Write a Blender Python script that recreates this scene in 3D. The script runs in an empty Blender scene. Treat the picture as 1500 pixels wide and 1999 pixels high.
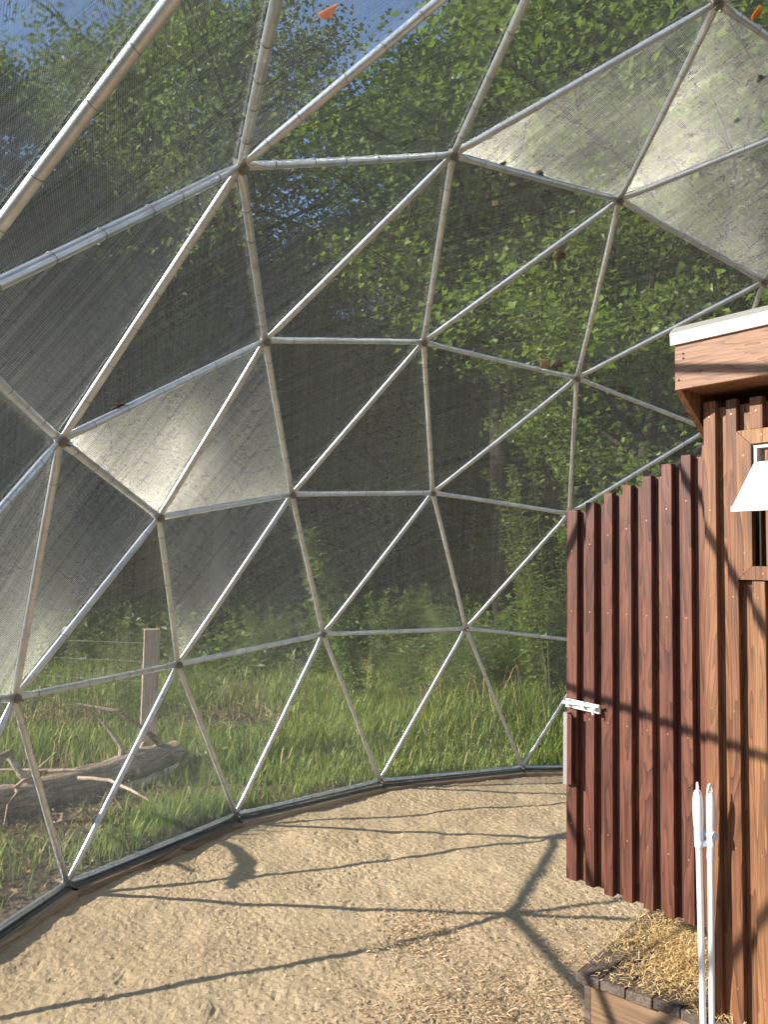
import bpy, bmesh, math, random
import numpy as np
from mathutils import Vector, Matrix

R = math.radians
rng = np.random.default_rng(7)
random.seed(7)
sc = bpy.context.scene
col = sc.collection

# ------------------------------------------------------------------ camera
cam_d = bpy.data.cameras.new('camera')
cam = bpy.data.objects.new('camera', cam_d); col.objects.link(cam)
CAM = Vector((-2.7348, 2.1701, 1.5619))
fw = Vector((0.99680776, 0.03089101, 0.07362094)); rt = Vector((0.02950038, -0.99936661, 0.01990252)); up = Vector((-0.07418911, 0.01766714, 0.99708768))
cam.matrix_world = Matrix(((rt.x, up.x, -fw.x, CAM.x), (rt.y, up.y, -fw.y, CAM.y), (rt.z, up.z, -fw.z, CAM.z), (0, 0, 0, 1)))
cam_d.sensor_fit = 'VERTICAL'; cam_d.sensor_height = 24.0
cam_d.lens = 1543.1 / 1999.0 * 24.0
cam_d.clip_end = 500; cam_d.clip_start = 0.05
sc.camera = cam

# ------------------------------------------------------------------ world, sun, exposure
SUN_EL, SUN_AZ = 25.0, 104.5           # azimuth counter-clockwise from +X
world = bpy.data.worlds.new('World'); sc.world = world; world.use_nodes = True
nt = world.node_tree; nt.nodes.clear()
sky = nt.nodes.new('ShaderNodeTexSky'); sky.sky_type = 'NISHITA'; sky.sun_disc = False
sky.sun_elevation = R(SUN_EL); sky.sun_rotation = R(90 - SUN_AZ)
sky.air_density = 1.0; sky.dust_density = 0.1; sky.ozone_density = 3.0
bg = nt.nodes.new('ShaderNodeBackground'); bg.inputs[1].default_value = 0.115
wo = nt.nodes.new('ShaderNodeOutputWorld')
nt.links.new(sky.outputs[0], bg.inputs[0]); nt.links.new(bg.outputs[0], wo.inputs[0])
sun_d = bpy.data.lights.new('sun', 'SUN'); sun_d.energy = 5.0; sun_d.angle = R(0.53); sun_d.color = (1.0, 0.93, 0.82)
sun = bpy.data.objects.new('sun', sun_d); col.objects.link(sun)
SD = Vector((math.cos(R(SUN_AZ)) * math.cos(R(SUN_EL)), math.sin(R(SUN_AZ)) * math.cos(R(SUN_EL)), math.sin(R(SUN_EL))))
sun.rotation_euler = SD.to_track_quat('Z', 'Y').to_euler()
sun.location = SD * 30
sc.view_settings.view_transform = 'Standard'; sc.view_settings.look = 'None'
sc.view_settings.exposure = 1.18; sc.view_settings.gamma = 1.0
sc.render.engine = 'CYCLES'
sc.cycles.max_bounces = 6; sc.cycles.diffuse_bounces = 3; sc.cycles.glossy_bounces = 2; sc.cycles.transmission_bounces = 3
sc.cycles.use_denoising = True

# ------------------------------------------------------------------ helpers
def tag(o, label=None, cat=None, group=None, kind=None):
    if label: o['label'] = label
    if cat: o['category'] = cat
    if group: o['group'] = group
    if kind: o['kind'] = kind
    return o

def link(name, me, parent=None, loc=None):
    o = bpy.data.objects.new(name, me); col.objects.link(o)
    if parent is not None: o.parent = parent
    if loc is not None: o.location = loc
    return o

def empty(name, loc=(0, 0, 0), rz=0):
    o = bpy.data.objects.new(name, None); col.objects.link(o)
    o.location = loc; o.rotation_euler = (0, 0, rz); o.empty_display_size = .2
    return o

def np_mesh(name, V, F, mats, mi=None, smooth=False, vcol=None):
    """V (n,3); F (m,k) array of equal sided faces."""
    V = np.ascontiguousarray(V, dtype=np.float32); F = np.ascontiguousarray(F, dtype=np.int32)
    me = bpy.data.meshes.new(name)
    k = F.shape[1]
    me.vertices.add(len(V)); me.vertices.foreach_set('co', V.ravel())
    me.loops.add(F.size); me.loops.foreach_set('vertex_index', F.ravel())
    me.polygons.add(len(F)); me.polygons.foreach_set('loop_start', np.arange(0, F.size, k, dtype=np.int32))
    try: me.polygons.foreach_set('loop_total', np.full(len(F), k, dtype=np.int32))
    except Exception: pass
    for m in (mats if isinstance(mats, (list, tuple)) else [mats]): me.materials.append(m)
    if mi is not None: me.polygons.foreach_set('material_index', np.ascontiguousarray(mi, dtype=np.int32))
    me.polygons.foreach_set('use_smooth', np.full(len(F), bool(smooth)))
    me.update(calc_edges=True)
    return me

class MB:
    """collects boxes, tubes and polygons into one mesh"""
    def __init__(s): s.v = []; s.f = []; s.m = []; s.sm = []
    def add(s, vs, fs, m=0, smooth=False):
        b = len(s.v); s.v += [tuple(x) for x in vs]
        for f in fs: s.f.append([b + i for i in f]); s.m.append(m); s.sm.append(smooth)
    def box(s, o, ax, m=0, bev=0.0):
        """o corner/centre frame: list of centre, three half-axis vectors"""
        c = Vector(o); a, b, d = [Vector(x) for x in ax]
        if bev <= 0:
            vs = [c + a * i + b * j + d * k for i in (-1, 1) for j in (-1, 1) for k in (-1, 1)]
            s.add(vs, [(0, 1, 3, 2), (4, 6, 7, 5), (0, 4, 5, 1), (2, 3, 7, 6), (0, 2, 6, 4), (1, 5, 7, 3)], m)
            return
        bm = bmesh.new()
        vs = [bm.verts.new(c + a * i + b * j + d * k) for i in (-1, 1) for j in (-1, 1) for k in (-1, 1)]
        for f in [(0, 1, 3, 2), (4, 6, 7, 5), (0, 4, 5, 1), (2, 3, 7, 6), (0, 2, 6, 4), (1, 5, 7, 3)]: bm.faces.new([vs[i] for i in f])
        bmesh.ops.recalc_face_normals(bm, faces=bm.faces[:])
        bmesh.ops.bevel(bm, geom=bm.edges[:], offset=bev, segments=1, affect='EDGES')
        bm.verts.index_update()
        s.add([v.co.copy() for v in bm.verts], [[v.index for v in f.verts] for f in bm.faces], m)
        bm.free()
    def tube(s, pts, rad, n=8, m=0, caps=True, smooth=True, flat=1.0):
        pts = [Vector(p) for p in pts]
        if not isinstance(rad, (list, tuple)): rad = [rad] * len(pts)
        rings = []; prev = None
        for i, p in enumerate(pts):
            t = (pts[min(i + 1, len(pts) - 1)] - pts[max(i - 1, 0)]).normalized()
            if prev is None:
                a = t.orthogonal().normalized()
            else:
                a = (prev - t * prev.dot(t)).normalized()
            prev = a; b = t.cross(a)
            rings.append([p + (a * math.cos(2 * math.pi * k / n) + b * flat * math.sin(2 * math.pi * k / n)) * rad[i] for k in range(n)])
        vs = [v for r_ in rings for v in r_]; fs = []
        for i in range(len(pts) - 1):
            for k in range(n):
                fs.append((i * n + k, i * n + (k + 1) % n, (i + 1) * n + (k + 1) % n, (i + 1) * n + k))
        s.add(vs, fs, m, smooth)
        if caps:
            s.add(rings[0][::-1], [tuple(range(n))], m); s.add(rings[-1], [tuple(range(n))], m)
    def mesh(s, name, mats):
        me = bpy.data.meshes.new(name); me.from_pydata(s.v, [], s.f)
        for x in (mats if isinstance(mats, (list, tuple)) else [mats]): me.materials.append(x)
        me.polygons.foreach_set('material_index', s.m); me.polygons.foreach_set('use_smooth', s.sm)
        me.update(); return me
    def build(s, name, mats, parent=None, loc=None): return link(name, s.mesh(name, mats), parent, loc)

# ------------------------------------------------------------------ materials
class NT:
    def __init__(s, name):
        s.mat = bpy.data.materials.new(name); s.mat.use_nodes = True; s.t = s.mat.node_tree
        s.t.nodes.clear(); s.out = s.t.nodes.new('ShaderNodeOutputMaterial')
    def n(s, typ, **kw):
        x = s.t.nodes.new(typ)
        for k, v in kw.items():
            if k.startswith('i_'):
                key = k[2:]; key = int(key) if key.isdigit() else key.replace('_', ' ')
                x.inputs[key].default_value = v
            else: setattr(x, k, v)
        return x
    def l(s, a, b): s.t.links.new(a, b)
    def ramp(s, fac, stops, interp='LINEAR'):
        r_ = s.n('ShaderNodeValToRGB'); cr = r_.color_ramp; cr.interpolation = interp
        while len(cr.elements) < len(stops): cr.elements.new(.5)
        for e, (p, c) in zip(cr.elements, stops): e.position = p; e.color = (*c, 1)
        s.l(fac, r_.inputs[0]); return r_.outputs[0]
    def noise(s, vec, scale, detail=4, rough=.6, dist=0):
        x = s.n('ShaderNodeTexNoise'); x.inputs['Scale'].default_value = scale; x.inputs['Detail'].default_value = detail
        x.inputs['Roughness'].default_value = rough; x.inputs['Distortion'].default_value = dist
        if vec is not None: s.l(vec, x.inputs['Vector'])
        return x.outputs['Fac']
    def mapping(s, vec, scale=(1, 1, 1), loc=None):
        x = s.n('ShaderNodeMapping'); x.inputs['Scale'].default_value = scale; s.l(vec, x.inputs['Vector'])
        if loc is not None: s.l(loc, x.inputs['Location'])
        return x.outputs[0]
    def mix(s, fac, a, b, mode='MIX'):
        x = s.n('ShaderNodeMix', data_type='RGBA', blend_type=mode)
        for sock, v in ((x.inputs[0], fac), (x.inputs[6], a), (x.inputs[7], b)):
            if isinstance(v, bpy.types.NodeSocket): s.l(v, sock)
            elif isinstance(v, (int, float)): sock.default_value = v
            else: sock.default_value = (*v, 1)
        return x.outputs[2]
    def math(s, op, a, b=None):
        x = s.n('ShaderNodeMath', operation=op)
        for i, v in enumerate((a, b)):
            if v is None: continue
            if isinstance(v, bpy.types.NodeSocket): s.l(v, x.inputs[i])
            else: x.inputs[i].default_value = v
        return x.outputs[0]
    def bump(s, h, strength=.3, dist=.01):
        x = s.n('ShaderNodeBump'); x.inputs['Strength'].default_value = strength; x.inputs['Distance'].default_value = dist
        s.l(h, x.inputs['Height']); return x.outputs[0]
    def bsdf(s, color, rough=.6, metal=0, normal=None, spec=None):
        b = s.n('ShaderNodeBsdfPrincipled')
        for k, v in (('Base Color', color), ('Roughness', rough), ('Metallic', metal)):
            if isinstance(v, bpy.types.NodeSocket): s.l(v, b.inputs[k])
            elif k == 'Base Color': b.inputs[k].default_value = (*v, 1)
            else: b.inputs[k].default_value = v
        if spec is not None: b.inputs['Specular IOR Level'].default_value = spec
        if normal is not None: s.l(normal, b.inputs['Normal'])
        s.l(b.outputs[0], s.out.inputs[0]); return b

def simple(name, color, rough=.6, metal=0, var=.12, scale=20, bump=.1):
    m = NT(name); tc = m.n('ShaderNodeTexCoord').outputs['Object']
    nz = m.noise(tc, scale)
    c = m.mix(nz, tuple(x * (1 - var) for x in color), tuple(min(1, x * (1 + var)) for x in color))
    m.bsdf(c, rough, metal, m.bump(nz, bump, .004)); return m.mat

def wood(name, dark, mid, light, grain=1.0, axis='Z', rough=.55, turn=0, bstr=.35, bd=.003, sharp=2.5):
    m = NT(name)
    tc = m.n('ShaderNodeTexCoord').outputs['Object']
    if turn:
        mp = m.n('ShaderNodeMapping'); mp.inputs['Rotation'].default_value = (0, 0, R(turn)); m.l(tc, mp.inputs[0]); tc = mp.outputs[0]
    oi = m.n('ShaderNodeObjectInfo')
    cmb = m.n('ShaderNodeCombineXYZ')
    for i, k in enumerate((31.0, 17.0, 53.0)): m.l(m.math('MULTIPLY', oi.outputs['Random'], k), cmb.inputs[i])
    sc_ = {'Z': (9, 9, .9), 'X': (.9, 9, 9), 'Y': (9, .9, 9)}[axis]
    v = m.mapping(tc, sc_, cmb.outputs[0])
    base = m.noise(v, 1.0 * grain, 3, .5, .6)
    rings = m.math('FRACT', m.math('MULTIPLY', base, 13.0))
    rings = m.math('POWER', rings, sharp)
    sf = {'Z': (160, 160, 4), 'X': (4, 160, 160), 'Y': (160, 4, 160)}[axis]
    fine = m.noise(m.mapping(tc, sf, cmb.outputs[0]), 1.0, 3, .6)
    blot = m.noise(m.mapping(tc, {'Z': (5, 5, 1.6), 'X': (1.6, 5, 5), 'Y': (5, 1.6, 5)}[axis], cmb.outputs[0]), 1.0, 3, .55)
    c = m.mix(rings, mid, dark)
    c = m.mix(m.ramp(blot, [(.35, (0, 0, 0)), (.7, (1, 1, 1))]), c, light)
    c = m.mix(m.math('MULTIPLY', rings, .55), c, dark)
    c = m.mix(m.math('MULTIPLY', m.ramp(fine, [(.45, (0, 0, 0)), (.62, (1, 1, 1))]), .45), c, dark)
    hs = m.n('ShaderNodeHueSaturation'); m.l(c, hs.inputs['Color'])
    m.l(m.math('ADD', m.math('MULTIPLY', oi.outputs['Random'], .55), .72), hs.inputs['Value'])
    m.l(m.math('ADD', m.math('MULTIPLY', oi.outputs['Random'], .02), .49), hs.inputs['Hue'])
    h = m.math('ADD', m.math('MULTIPLY', fine, .6), m.math('MULTIPLY', rings, .4))
    m.bsdf(hs.outputs[0], rough, 0, m.bump(h, bstr, bd), .35)
    return m.mat

def leafmat(name, cols, trans=.35, rough=.45, tint=(.20, .30, .02)):
    m = NT(name)
    ri = m.n('ShaderNodeNewGeometry').outputs['Random Per Island']
    n_ = len(cols); c = m.ramp(ri, [(i / (n_ - 1), cc) for i, cc in enumerate(cols)])
    tc = m.n('ShaderNodeTexCoord').outputs['Object']
    lo = m.noise(tc, .9, 2)
    c = m.mix(m.ramp(lo, [(.35, (0, 0, 0)), (.65, (1, 1, 1))]), m.mix(.3, c, (cols[0][0] * 1.05, cols[0][1] * .85, cols[0][2])), c)
    b = m.n('ShaderNodeBsdfPrincipled'); m.l(c, b.inputs['Base Color']); b.inputs['Roughness'].default_value = rough
    b.inputs['Specular IOR Level'].default_value = .35
    t = m.n('ShaderNodeBsdfTranslucent')
    m.l(m.mix(.6 if cols[0][1] > cols[0][0] else 0.0, c, tint), t.inputs['Color'])
    mx = m.n('ShaderNodeMixShader'); mx.inputs[0].default_value = trans
    m.l(b.outputs[0], mx.inputs[1]); m.l(t.outputs[0], mx.inputs[2]); m.l(mx.outputs[0], m.out.inputs[0])
    return m.mat

M = {}
# galvanised tube
m = NT('galvanised_tube'); tc = m.n('ShaderNodeTexCoord').outputs['Object']
nz = m.noise(tc, 14, 5, .7); nz2 = m.noise(tc, 120, 2)
c = m.ramp(nz, [(.3, (.46, .47, .47)), (.55, (.59, .60, .60)), (.75, (.69, .70, .70))])
c = m.mix(m.math('MULTIPLY', m.ramp(m.noise(tc, 5, 4), [(.55, (0, 0, 0)), (.75, (1, 1, 1))]), .25), c, (.36, .31, .25))
m.bsdf(c, .34, .75, m.bump(nz2, .15, .002)); M['tube'] = m.mat
M['tie'] = simple('tie_wire', (.22, .20, .17), .5, .5)
M['rust'] = simple('dull_steel_bolt', (.26, .23, .19), .6, .5, .4, 60)
M['rim'] = simple('base_channel', (.16, .16, .155), .55, .5, .3, 30)
# hardware cloth wire
m = NT('mesh_wire'); tc = m.n('ShaderNodeTexCoord').outputs['Object']
nz = m.noise(m.mapping(tc, (1, 1, .6)), 1.7, 1, .4); nz3 = m.noise(tc, 60, 2)
ri = m.n('ShaderNodeNewGeometry').outputs['Random Per Island']
c = m.mix(nz3, (.35, .35, .315), (.50, .50, .46))
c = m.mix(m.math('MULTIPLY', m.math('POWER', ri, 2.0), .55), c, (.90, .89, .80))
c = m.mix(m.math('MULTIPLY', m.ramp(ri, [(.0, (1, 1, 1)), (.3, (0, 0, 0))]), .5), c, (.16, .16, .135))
m.bsdf(c, .28, .90, m.bump(nz, 1.0, .03)); M['wire'] = m.mat

# sand
m = NT('sand'); tc = m.n('ShaderNodeTexCoord').outputs['Object']
a = m.noise(tc, 2.0, 5, .6); b_ = m.noise(tc, 90, 4, .7); g_ = m.noise(tc, 420, 2, .7)
c = m.ramp(a, [(.3, (.395, .285, .16)), (.5, (.47, .35, .205)), (.75, (.54, .41, .245))])
c = m.mix(m.ramp(b_, [(.42, (0, 0, 0)), (.7, (1, 1, 1))]), c, (.57, .46, .31))
c = m.mix(m.math('MULTIPLY', m.ramp(g_, [(.6, (0, 0, 0)), (.72, (1, 1, 1))]), .6), c, (.24, .16, .09))
c = m.mix(m.math('MULTIPLY', m.ramp(m.noise(tc, 26, 3), [(.62, (0, 0, 0)), (.72, (1, 1, 1))]), .35), c, (.30, .17, .09))
m.bsdf(c, .95, 0, m.bump(m.math('ADD', b_, m.math('MULTIPLY', g_, .5)), .7, .006), .1); M['sand'] = m.mat
# outer ground
m = NT('woodland_soil'); tc = m.n('ShaderNodeTexCoord').outputs['Object']
a = m.noise(tc, .8, 5, .6); b_ = m.noise(tc, 22, 5, .75); v_ = m.n('ShaderNodeTexVoronoi'); v_.inputs['Scale'].default_value = 28; m.l(tc, v_.inputs['Vector'])
c = m.ramp(b_, [(.3, (.06, .042, .026)), (.5, (.13, .09, .055)), (.7, (.22, .155, .095))])
c = m.mix(m.math('MULTIPLY', m.ramp(a, [(.45, (0, 0, 0)), (.6, (1, 1, 1))]), .55), c, (.045, .065, .02))
m.bsdf(c, .95, 0, m.bump(m.math('ADD', b_, v_.outputs[0]), .8, .03), .1); M['soil'] = m.mat

M['panelwood'] = wood('dark_red_hardwood', (.030, .012, .009), (.132, .043, .028), (.19, .072, .044), 1.0, 'Z', .5)
M['coopwood'] = wood('warm_brown_hardwood', (.07, .030, .015), (.235, .103, .044), (.32, .148, .068), 1.0, 'Z', .55)
M['fascwood'] = wood('fascia_hardwood', (.10, .048, .028), (.29, .145, .078), (.33, .175, .10), 1.3, 'X', .55, 0, .35, .003, 5.0)
M['backwood'] = simple('dark_backing', (.05, .022, .014), .8)  # plain very dark brown, used on the coop floor panel
M['sill'] = wood('sill_timber', (.16, .105, .06), (.38, .27, .16), (.46, .34, .21), .8, 'X', .8)
M['deck'] = wood('deck_board', (.06, .042, .032), (.13, .095, .075), (.19, .145, .12), 1.0, 'X', .8)
M['ply'] = wood('step_box_timber', (.17, .10, .055), (.30, .195, .11), (.36, .25, .15), .9, 'X', .75)
M['post'] = wood('post_timber', (.28, .18, .12), (.55, .39, .28), (.62, .46, .35), .8, 'Z', .85)
M['log'] = wood('weathered_log', (.12, .08, .05), (.56, .42, .28), (.66, .53, .38), 1.0, 'X', .9, 39, 1.0, .02)
M['white'] = simple('white_plastic', (.78, .78, .76), .35, 0, .04, 8, .03)
M['cream'] = simple('cream_paint', (.70, .69, .64), .5, 0, .08, 10, .05)
M['bluewhite'] = simple('pale_blue_plastic', (.62, .71, .80), .35, 0, .04, 8, .03)
M['trim'] = simple('white_trim', (.80, .80, .80), .4, 0, .05, 6, .03)
M['trimtop'] = simple('roof_edge_metal', (.30, .29, .25), .5, .1, .1, 9, .05)
M['screw'] = simple('screw_head', (.33, .16, .08), .45, .4)
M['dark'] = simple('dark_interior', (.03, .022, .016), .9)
M['greyplate'] = simple('grey_plate', (.30, .28, .26), .6, .3, .2, 40)
M['cable'] = simple('black_cable', (.02, .02, .02), .5)
M['hay'] = leafmat('hay', [(.54, .36, .15), (.70, .50, .22), (.78, .60, .30), (.46, .29, .12)], .1, .6)
M['chip'] = leafmat('chips', [(.50, .37, .20), (.60, .46, .27), (.68, .54, .34), (.46, .32, .17), (.40, .24, .12)], .05, .8)
M['deadleaf'] = leafmat('dead_leaf', [(.16, .075, .03), (.22, .11, .05), (.12, .05, .025)], .3, .7)
M['orangeleaf'] = leafmat('orange_leaf', [(.62, .24, .02), (.7, .3, .04)], .45, .6)
M['crown'] = leafmat('broad_leaves', [(.065, .11, .02), (.10, .16, .028), (.15, .215, .036), (.19, .25, .045)], .48)
M['crown2'] = leafmat('olive_leaves', [(.08, .11, .028), (.135, .17, .038), (.19, .225, .055)], .45)
M['crown3'] = leafmat('bright_leaves', [(.09, .155, .02), (.14, .22, .03), (.19, .28, .045)], .5)
M['grass'] = leafmat('grass_blades', [(.14, .23, .035), (.21, .32, .05), (.30, .40, .07), (.40, .39, .14), (.17, .28, .04)], .5)
M['weed'] = leafmat('weed_leaves', [(.10, .16, .03), (.15, .22, .04), (.21, .28, .06)], .45)
M['feather'] = leafmat('feathery_leaves', [(.12, .18, .06), (.17, .24, .085), (.22, .30, .11)], .4)
M['seed'] = leafmat('seed_heads', [(.20, .20, .08), (.26, .24, .12), (.16, .18, .06)], .3)
M['litter'] = leafmat('leaf_litter', [(.16, .10, .05), (.26, .16, .08), (.34, .2, .1), (.10, .07, .04)], .15, .8)
M['bark'] = wood('bark', (.014, .012, .009), (.032, .027, .02), (.05, .043, .033), 2.2, 'Z', .95)
M['stem'] = simple('plant_stem', (.14, .13, .05), .7)
M['twig'] = simple('dry_twig', (.24, .16, .11), .8)

# ------------------------------------------------------------------ value noise in numpy
def vnoise(x, y, s, seed, n=256):
    g = np.random.default_rng(seed).random((n, n))
    x = x * s + 1000.3; y = y * s + 1000.7
    xi = np.floor(x).astype(int); yi = np.floor(y).astype(int); fx = x - xi; fy = y - yi
    fx = fx * fx * (3 - 2 * fx); fy = fy * fy * (3 - 2 * fy)
    a = g[xi % n, yi % n]; b = g[(xi + 1) % n, yi % n]; c_ = g[xi % n, (yi + 1) % n]; d = g[(xi + 1) % n, (yi + 1) % n]
    return (a * (1 - fx) + b * fx) * (1 - fy) + (c_ * (1 - fx) + d * fx) * fy - .5

def ground_z(x, y):
    r_ = np.hypot(x, y)
    z = -0.10 + .10 * vnoise(x, y, .35, 3) + .05 * vnoise(x, y, 1.3, 4) + .02 * vnoise(x, y, 5, 5)
    return z * np.clip((r_ - 3.9) / 1.0, .6, 1) + np.clip(r_ - 20, 0, 45) * .10

# ------------------------------------------------------------------ GROUND
NA, NR = 220, 90
rad = np.concatenate([np.linspace(3.97, 9, 60), np.geomspace(9.3, 120, 30)])
ang = np.linspace(0, 2 * np.pi, NA, endpoint=False)
RR, AA = np.meshgrid(rad, ang, indexing='ij')
X, Y = RR * np.cos(AA), RR * np.sin(AA)
V = np.stack([X, Y, ground_z(X, Y)], -1).reshape(-1, 3)
idx = np.arange(NR * NA).reshape(NR, NA)
F = np.stack([idx[:-1], idx[1:], np.roll(idx, -1, 1)[1:], np.roll(idx, -1, 1)[:-1]], -1).reshape(-1, 4)
tag(link('ground', np_mesh('ground', V, F, M['soil'], smooth=True)), kind='structure')

# sand floor inside the dome
def lines(a, b, lo, hi, fine, coarse):
    return np.unique(np.round(np.concatenate([np.arange(a, lo, coarse), np.arange(lo, hi, fine), np.arange(hi, b + coarse, coarse)]), 4))
gx = lines(-4.2, 4.2, -.45, 4.05, .010, .12); gy = lines(-4.2, 4.2, -.3, 4.05, .010, .12)
X, Y = np.meshgrid(gx, gy, indexing='ij')
clump = np.maximum(vnoise(X, Y, 26, 11), vnoise(X + Y * .3, Y - X * .3, 31, 12))
Z = -.066 + .030 * vnoise(X, Y, .9, 8) + .020 * vnoise(X, Y, 3.1, 9) + .010 * vnoise(X, Y, 9, 10) \
    + .006 * np.clip(clump - .16, 0, .4) - .022 * np.clip(vnoise(X, Y, 19, 15) - .36, 0, .3) * 2 + (.0035 + .007 * np.clip(vnoise(X, Y, 2.2, 17), 0, .5)) * vnoise(X * .8, Y, 74, 13) + .003 * vnoise(X, Y, 41, 14)
r_ = np.hypot(X, Y); Z += np.clip((r_ - 3.55) / .35, 0, 1) * .018; Z -= .016 * np.clip(vnoise(X, Y, 5.5, 19) - .22, 0, .2) * 2.5
idx = np.arange(X.size).reshape(X.shape)
F = np.stack([idx[:-1, :-1], idx[1:, :-1], idx[1:, 1:], idx[:-1, 1:]], -1).reshape(-1, 4)
cx = (X[:-1, :-1] + X[1:, 1:]).ravel() / 2; cy = (Y[:-1, :-1] + Y[1:, 1:]).ravel() / 2
F = F[np.hypot(cx, cy) < 4.0]
used = np.zeros(X.size, bool); used[F.ravel()] = True; remap = np.cumsum(used) - 1
V = np.stack([X, Y, Z], -1).reshape(-1, 3)[used]; F = remap[F]
tag(link('sand_floor', np_mesh('sand_floor', V, F, M['sand'], smooth=False)), kind='structure')
def sand_z(x, y): return -.066 + .030 * vnoise(x, y, .9, 8) + .020 * vnoise(x, y, 3.1, 9) + .010 * vnoise(x, y, 9, 10)

# ------------------------------------------------------------------ GEODESIC DOME
RAD = 4.0
lat = math.atan(.5)
def sph(az, la): return np.array([math.cos(R(az)) * math.cos(la), math.sin(R(az)) * math.cos(la), math.sin(la)])
TOP = np.array([0, 0, 1.0]); U = lambda k: sph(72 * k, lat); LO = lambda a: sph(a, -lat)
NUDGE = {(0.276, 0.851, 0.447): (-0.001, -0.007, 0.011), (0.484, 0.717, 0.502): (0.0, 0.0, -0.006), (0.688, 0.5, 0.526): (0.0, 0.004, 0.004), (0.831, 0.239, 0.502): (0.0, -0.014, 0.012), (0.233, 0.717, 0.658): (-0.001, -0.002, 0.009), (0.447, 0.526, 0.724): (0.0, -0.003, -0.002), (0.638, 0.263, 0.724): (0.001, -0.003, -0.013), (0.162, 0.5, 0.851): (0.0, 0.0, 0.003), (0.362, 0.263, 0.894): (-0.001, 0.005, 0.011), (0.078, 0.239, 0.968): (0.001, 0.009, -0.014), (0.526, 0.0, 0.851): (0.001, -0.007, -0.013), (0.03, 0.864, 0.502): (-0.001, 0.002, 0.007), (-0.053, 0.688, 0.724): (0.0, -0.004, -0.001), (0.436, 0.864, 0.251): (0.0, 0.001, 0.005), (0.155, 0.955, 0.251): (0.001, 0.007, -0.013), (0.671, 0.688, 0.276): (-0.001, -0.016, 0.015), (0.862, 0.425, 0.276): (-0.002, 0.008, 0.02), (0.588, 0.809, 0.0): (0.0, -0.009, 0.007), (0.809, 0.588, 0.0): (-0.001, -0.005, 0.012), (0.951, 0.309, 0.0): (0.0, -0.02, 0.004), (0.309, 0.951, 0.0): (0.001, 0.017, -0.008)}
nodes = {}; pts = []; edges = set(); tris = []
def nid(v):
    v = v / np.linalg.norm(v)
    if v[2] < -1e-6: return None
    k = tuple(np.round(v, 5) + 0.)
    if k not in nodes:
        nodes[k] = len(pts); q = v * RAD
        d = NUDGE.get(tuple(float(t) for t in (np.round(v, 3) + 0.)))
        if d: q = q + np.array(d)
        pts.append(q)
    return nodes[k]
big = []
for k in range(5):
    big += [(U(k), U(k + 1), TOP), (U(k), U(k + 1), LO(36 + 72 * k)), (LO(36 + 72 * k), LO(108 + 72 * k), U(k + 1))]
for a, b, c in big:
    ids = {(i, j): nid(i * a + j * b + (4 - i - j) * c) for i in range(5) for j in range(5 - i)}
    for i in range(4):
        for j in range(4 - i):
            cand = [[(i, j), (i + 1, j), (i, j + 1)]]
            if i + j < 3: cand.append([(i + 1, j), (i + 1, j + 1), (i, j + 1)])
            for t3 in cand:
                q = [ids[x] for x in t3]
                if None in q: continue
                tris.append(q)
                for u, v in ((0, 1), (1, 2), (0, 2)): edges.add(tuple(sorted((q[u], q[v]))))
pts = np.array(pts)
dome = empty('geodesic_dome')
tag(dome, 'silver tube geodesic dome covered in fine wire mesh over the sandy pen', 'dome')

C0 = np.array(CAM); f0, r0, u0 = np.array(fw), np.array(rt), np.array(up)
def in_view(P, mx=.75, my=.95):
    d = P - C0; z = d @ f0
    return z > .1 and abs(d @ r0) / z < mx and abs(d @ u0) / z < my

for (u, v) in sorted(edges):
    A, B = Vector(pts[u]), Vector(pts[v]); d = (B - A); L = d.length; d.normalize()
    nrm = ((A + B) / 2).normalized()
    if abs(A.z) < .08 and abs(B.z) < .08: nrm = Vector((nrm.x, nrm.y, 0)).normalized()
    mb = MB(); s = d.cross(nrm).normalized(); rr = .0158
    bow = random.uniform(-.004, .004)
    st = [(.012, .5, 1.25), (.05, .55, 1.2), (.085, .9, 1.05), (.11, 1, 1), (.35, 1, 1), (L - .35, 1, 1), (L - .11, 1, 1), (L - .085, .9, 1.05), (L - .05, .55, 1.2), (L - .012, .5, 1.25)]
    n = 12; vs = []
    for (t, fn, fs) in st:
        cpt = A + d * t + s * bow * math.sin(math.pi * t / L)
        vs += [cpt + (nrm * math.cos(2 * math.pi * k / n) * fn + s * math.sin(2 * math.pi * k / n) * fs) * rr for k in range(n)]
    fs_ = [(i * n + k, i * n + (k + 1) % n, (i + 1) * n + (k + 1) % n, (i + 1) * n + k) for i in range(len(st) - 1) for k in range(n)]
    mb.add(vs, fs_, 0, True)
    mb.add(vs[:n][::-1], [tuple(range(n))], 0); mb.add(vs[-n:], [tuple(range(n))], 0)
    # twisted wire ties that hold the mesh
    if in_view(np.array((A + B) / 2), 1.1, 1.2):
        t = random.uniform(.1, .2)
        while t < L - .08:
            tw = d * random.uniform(-.25, .25) * .02
            ring = [A + d * t + tw * math.cos(a_) + (nrm * math.cos(a_) + s * math.sin(a_)) * (rr + .0012) for a_ in [2 * math.pi * k / 10 for k in range(11)]]
            mb.tube(ring, .0011, 4, 1, False)
            t += random.uniform(.12, .22)
    mb.build('strut', [M['tube'], M['tie']], dome)
for i, P in enumerate(pts):
    P = Vector(P); nn = P.normalized(); mb = MB()
    if abs(P.z) < .08: nn = Vector((nn.x, nn.y, .2)).normalized()
    mb.tube([P - nn * .030, P - nn * .022, P - nn * .0221, P + nn * .02, P + nn * .0201, P + nn * .03], [.008, .0105, .020, .019, .010, .009], 8, 0, True, False)
    mb.tube([P - nn * .043, P - nn * .03], [.006, .006], 6, 0)
    mb.build('hub_bolt', M['rust'], dome)

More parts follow.
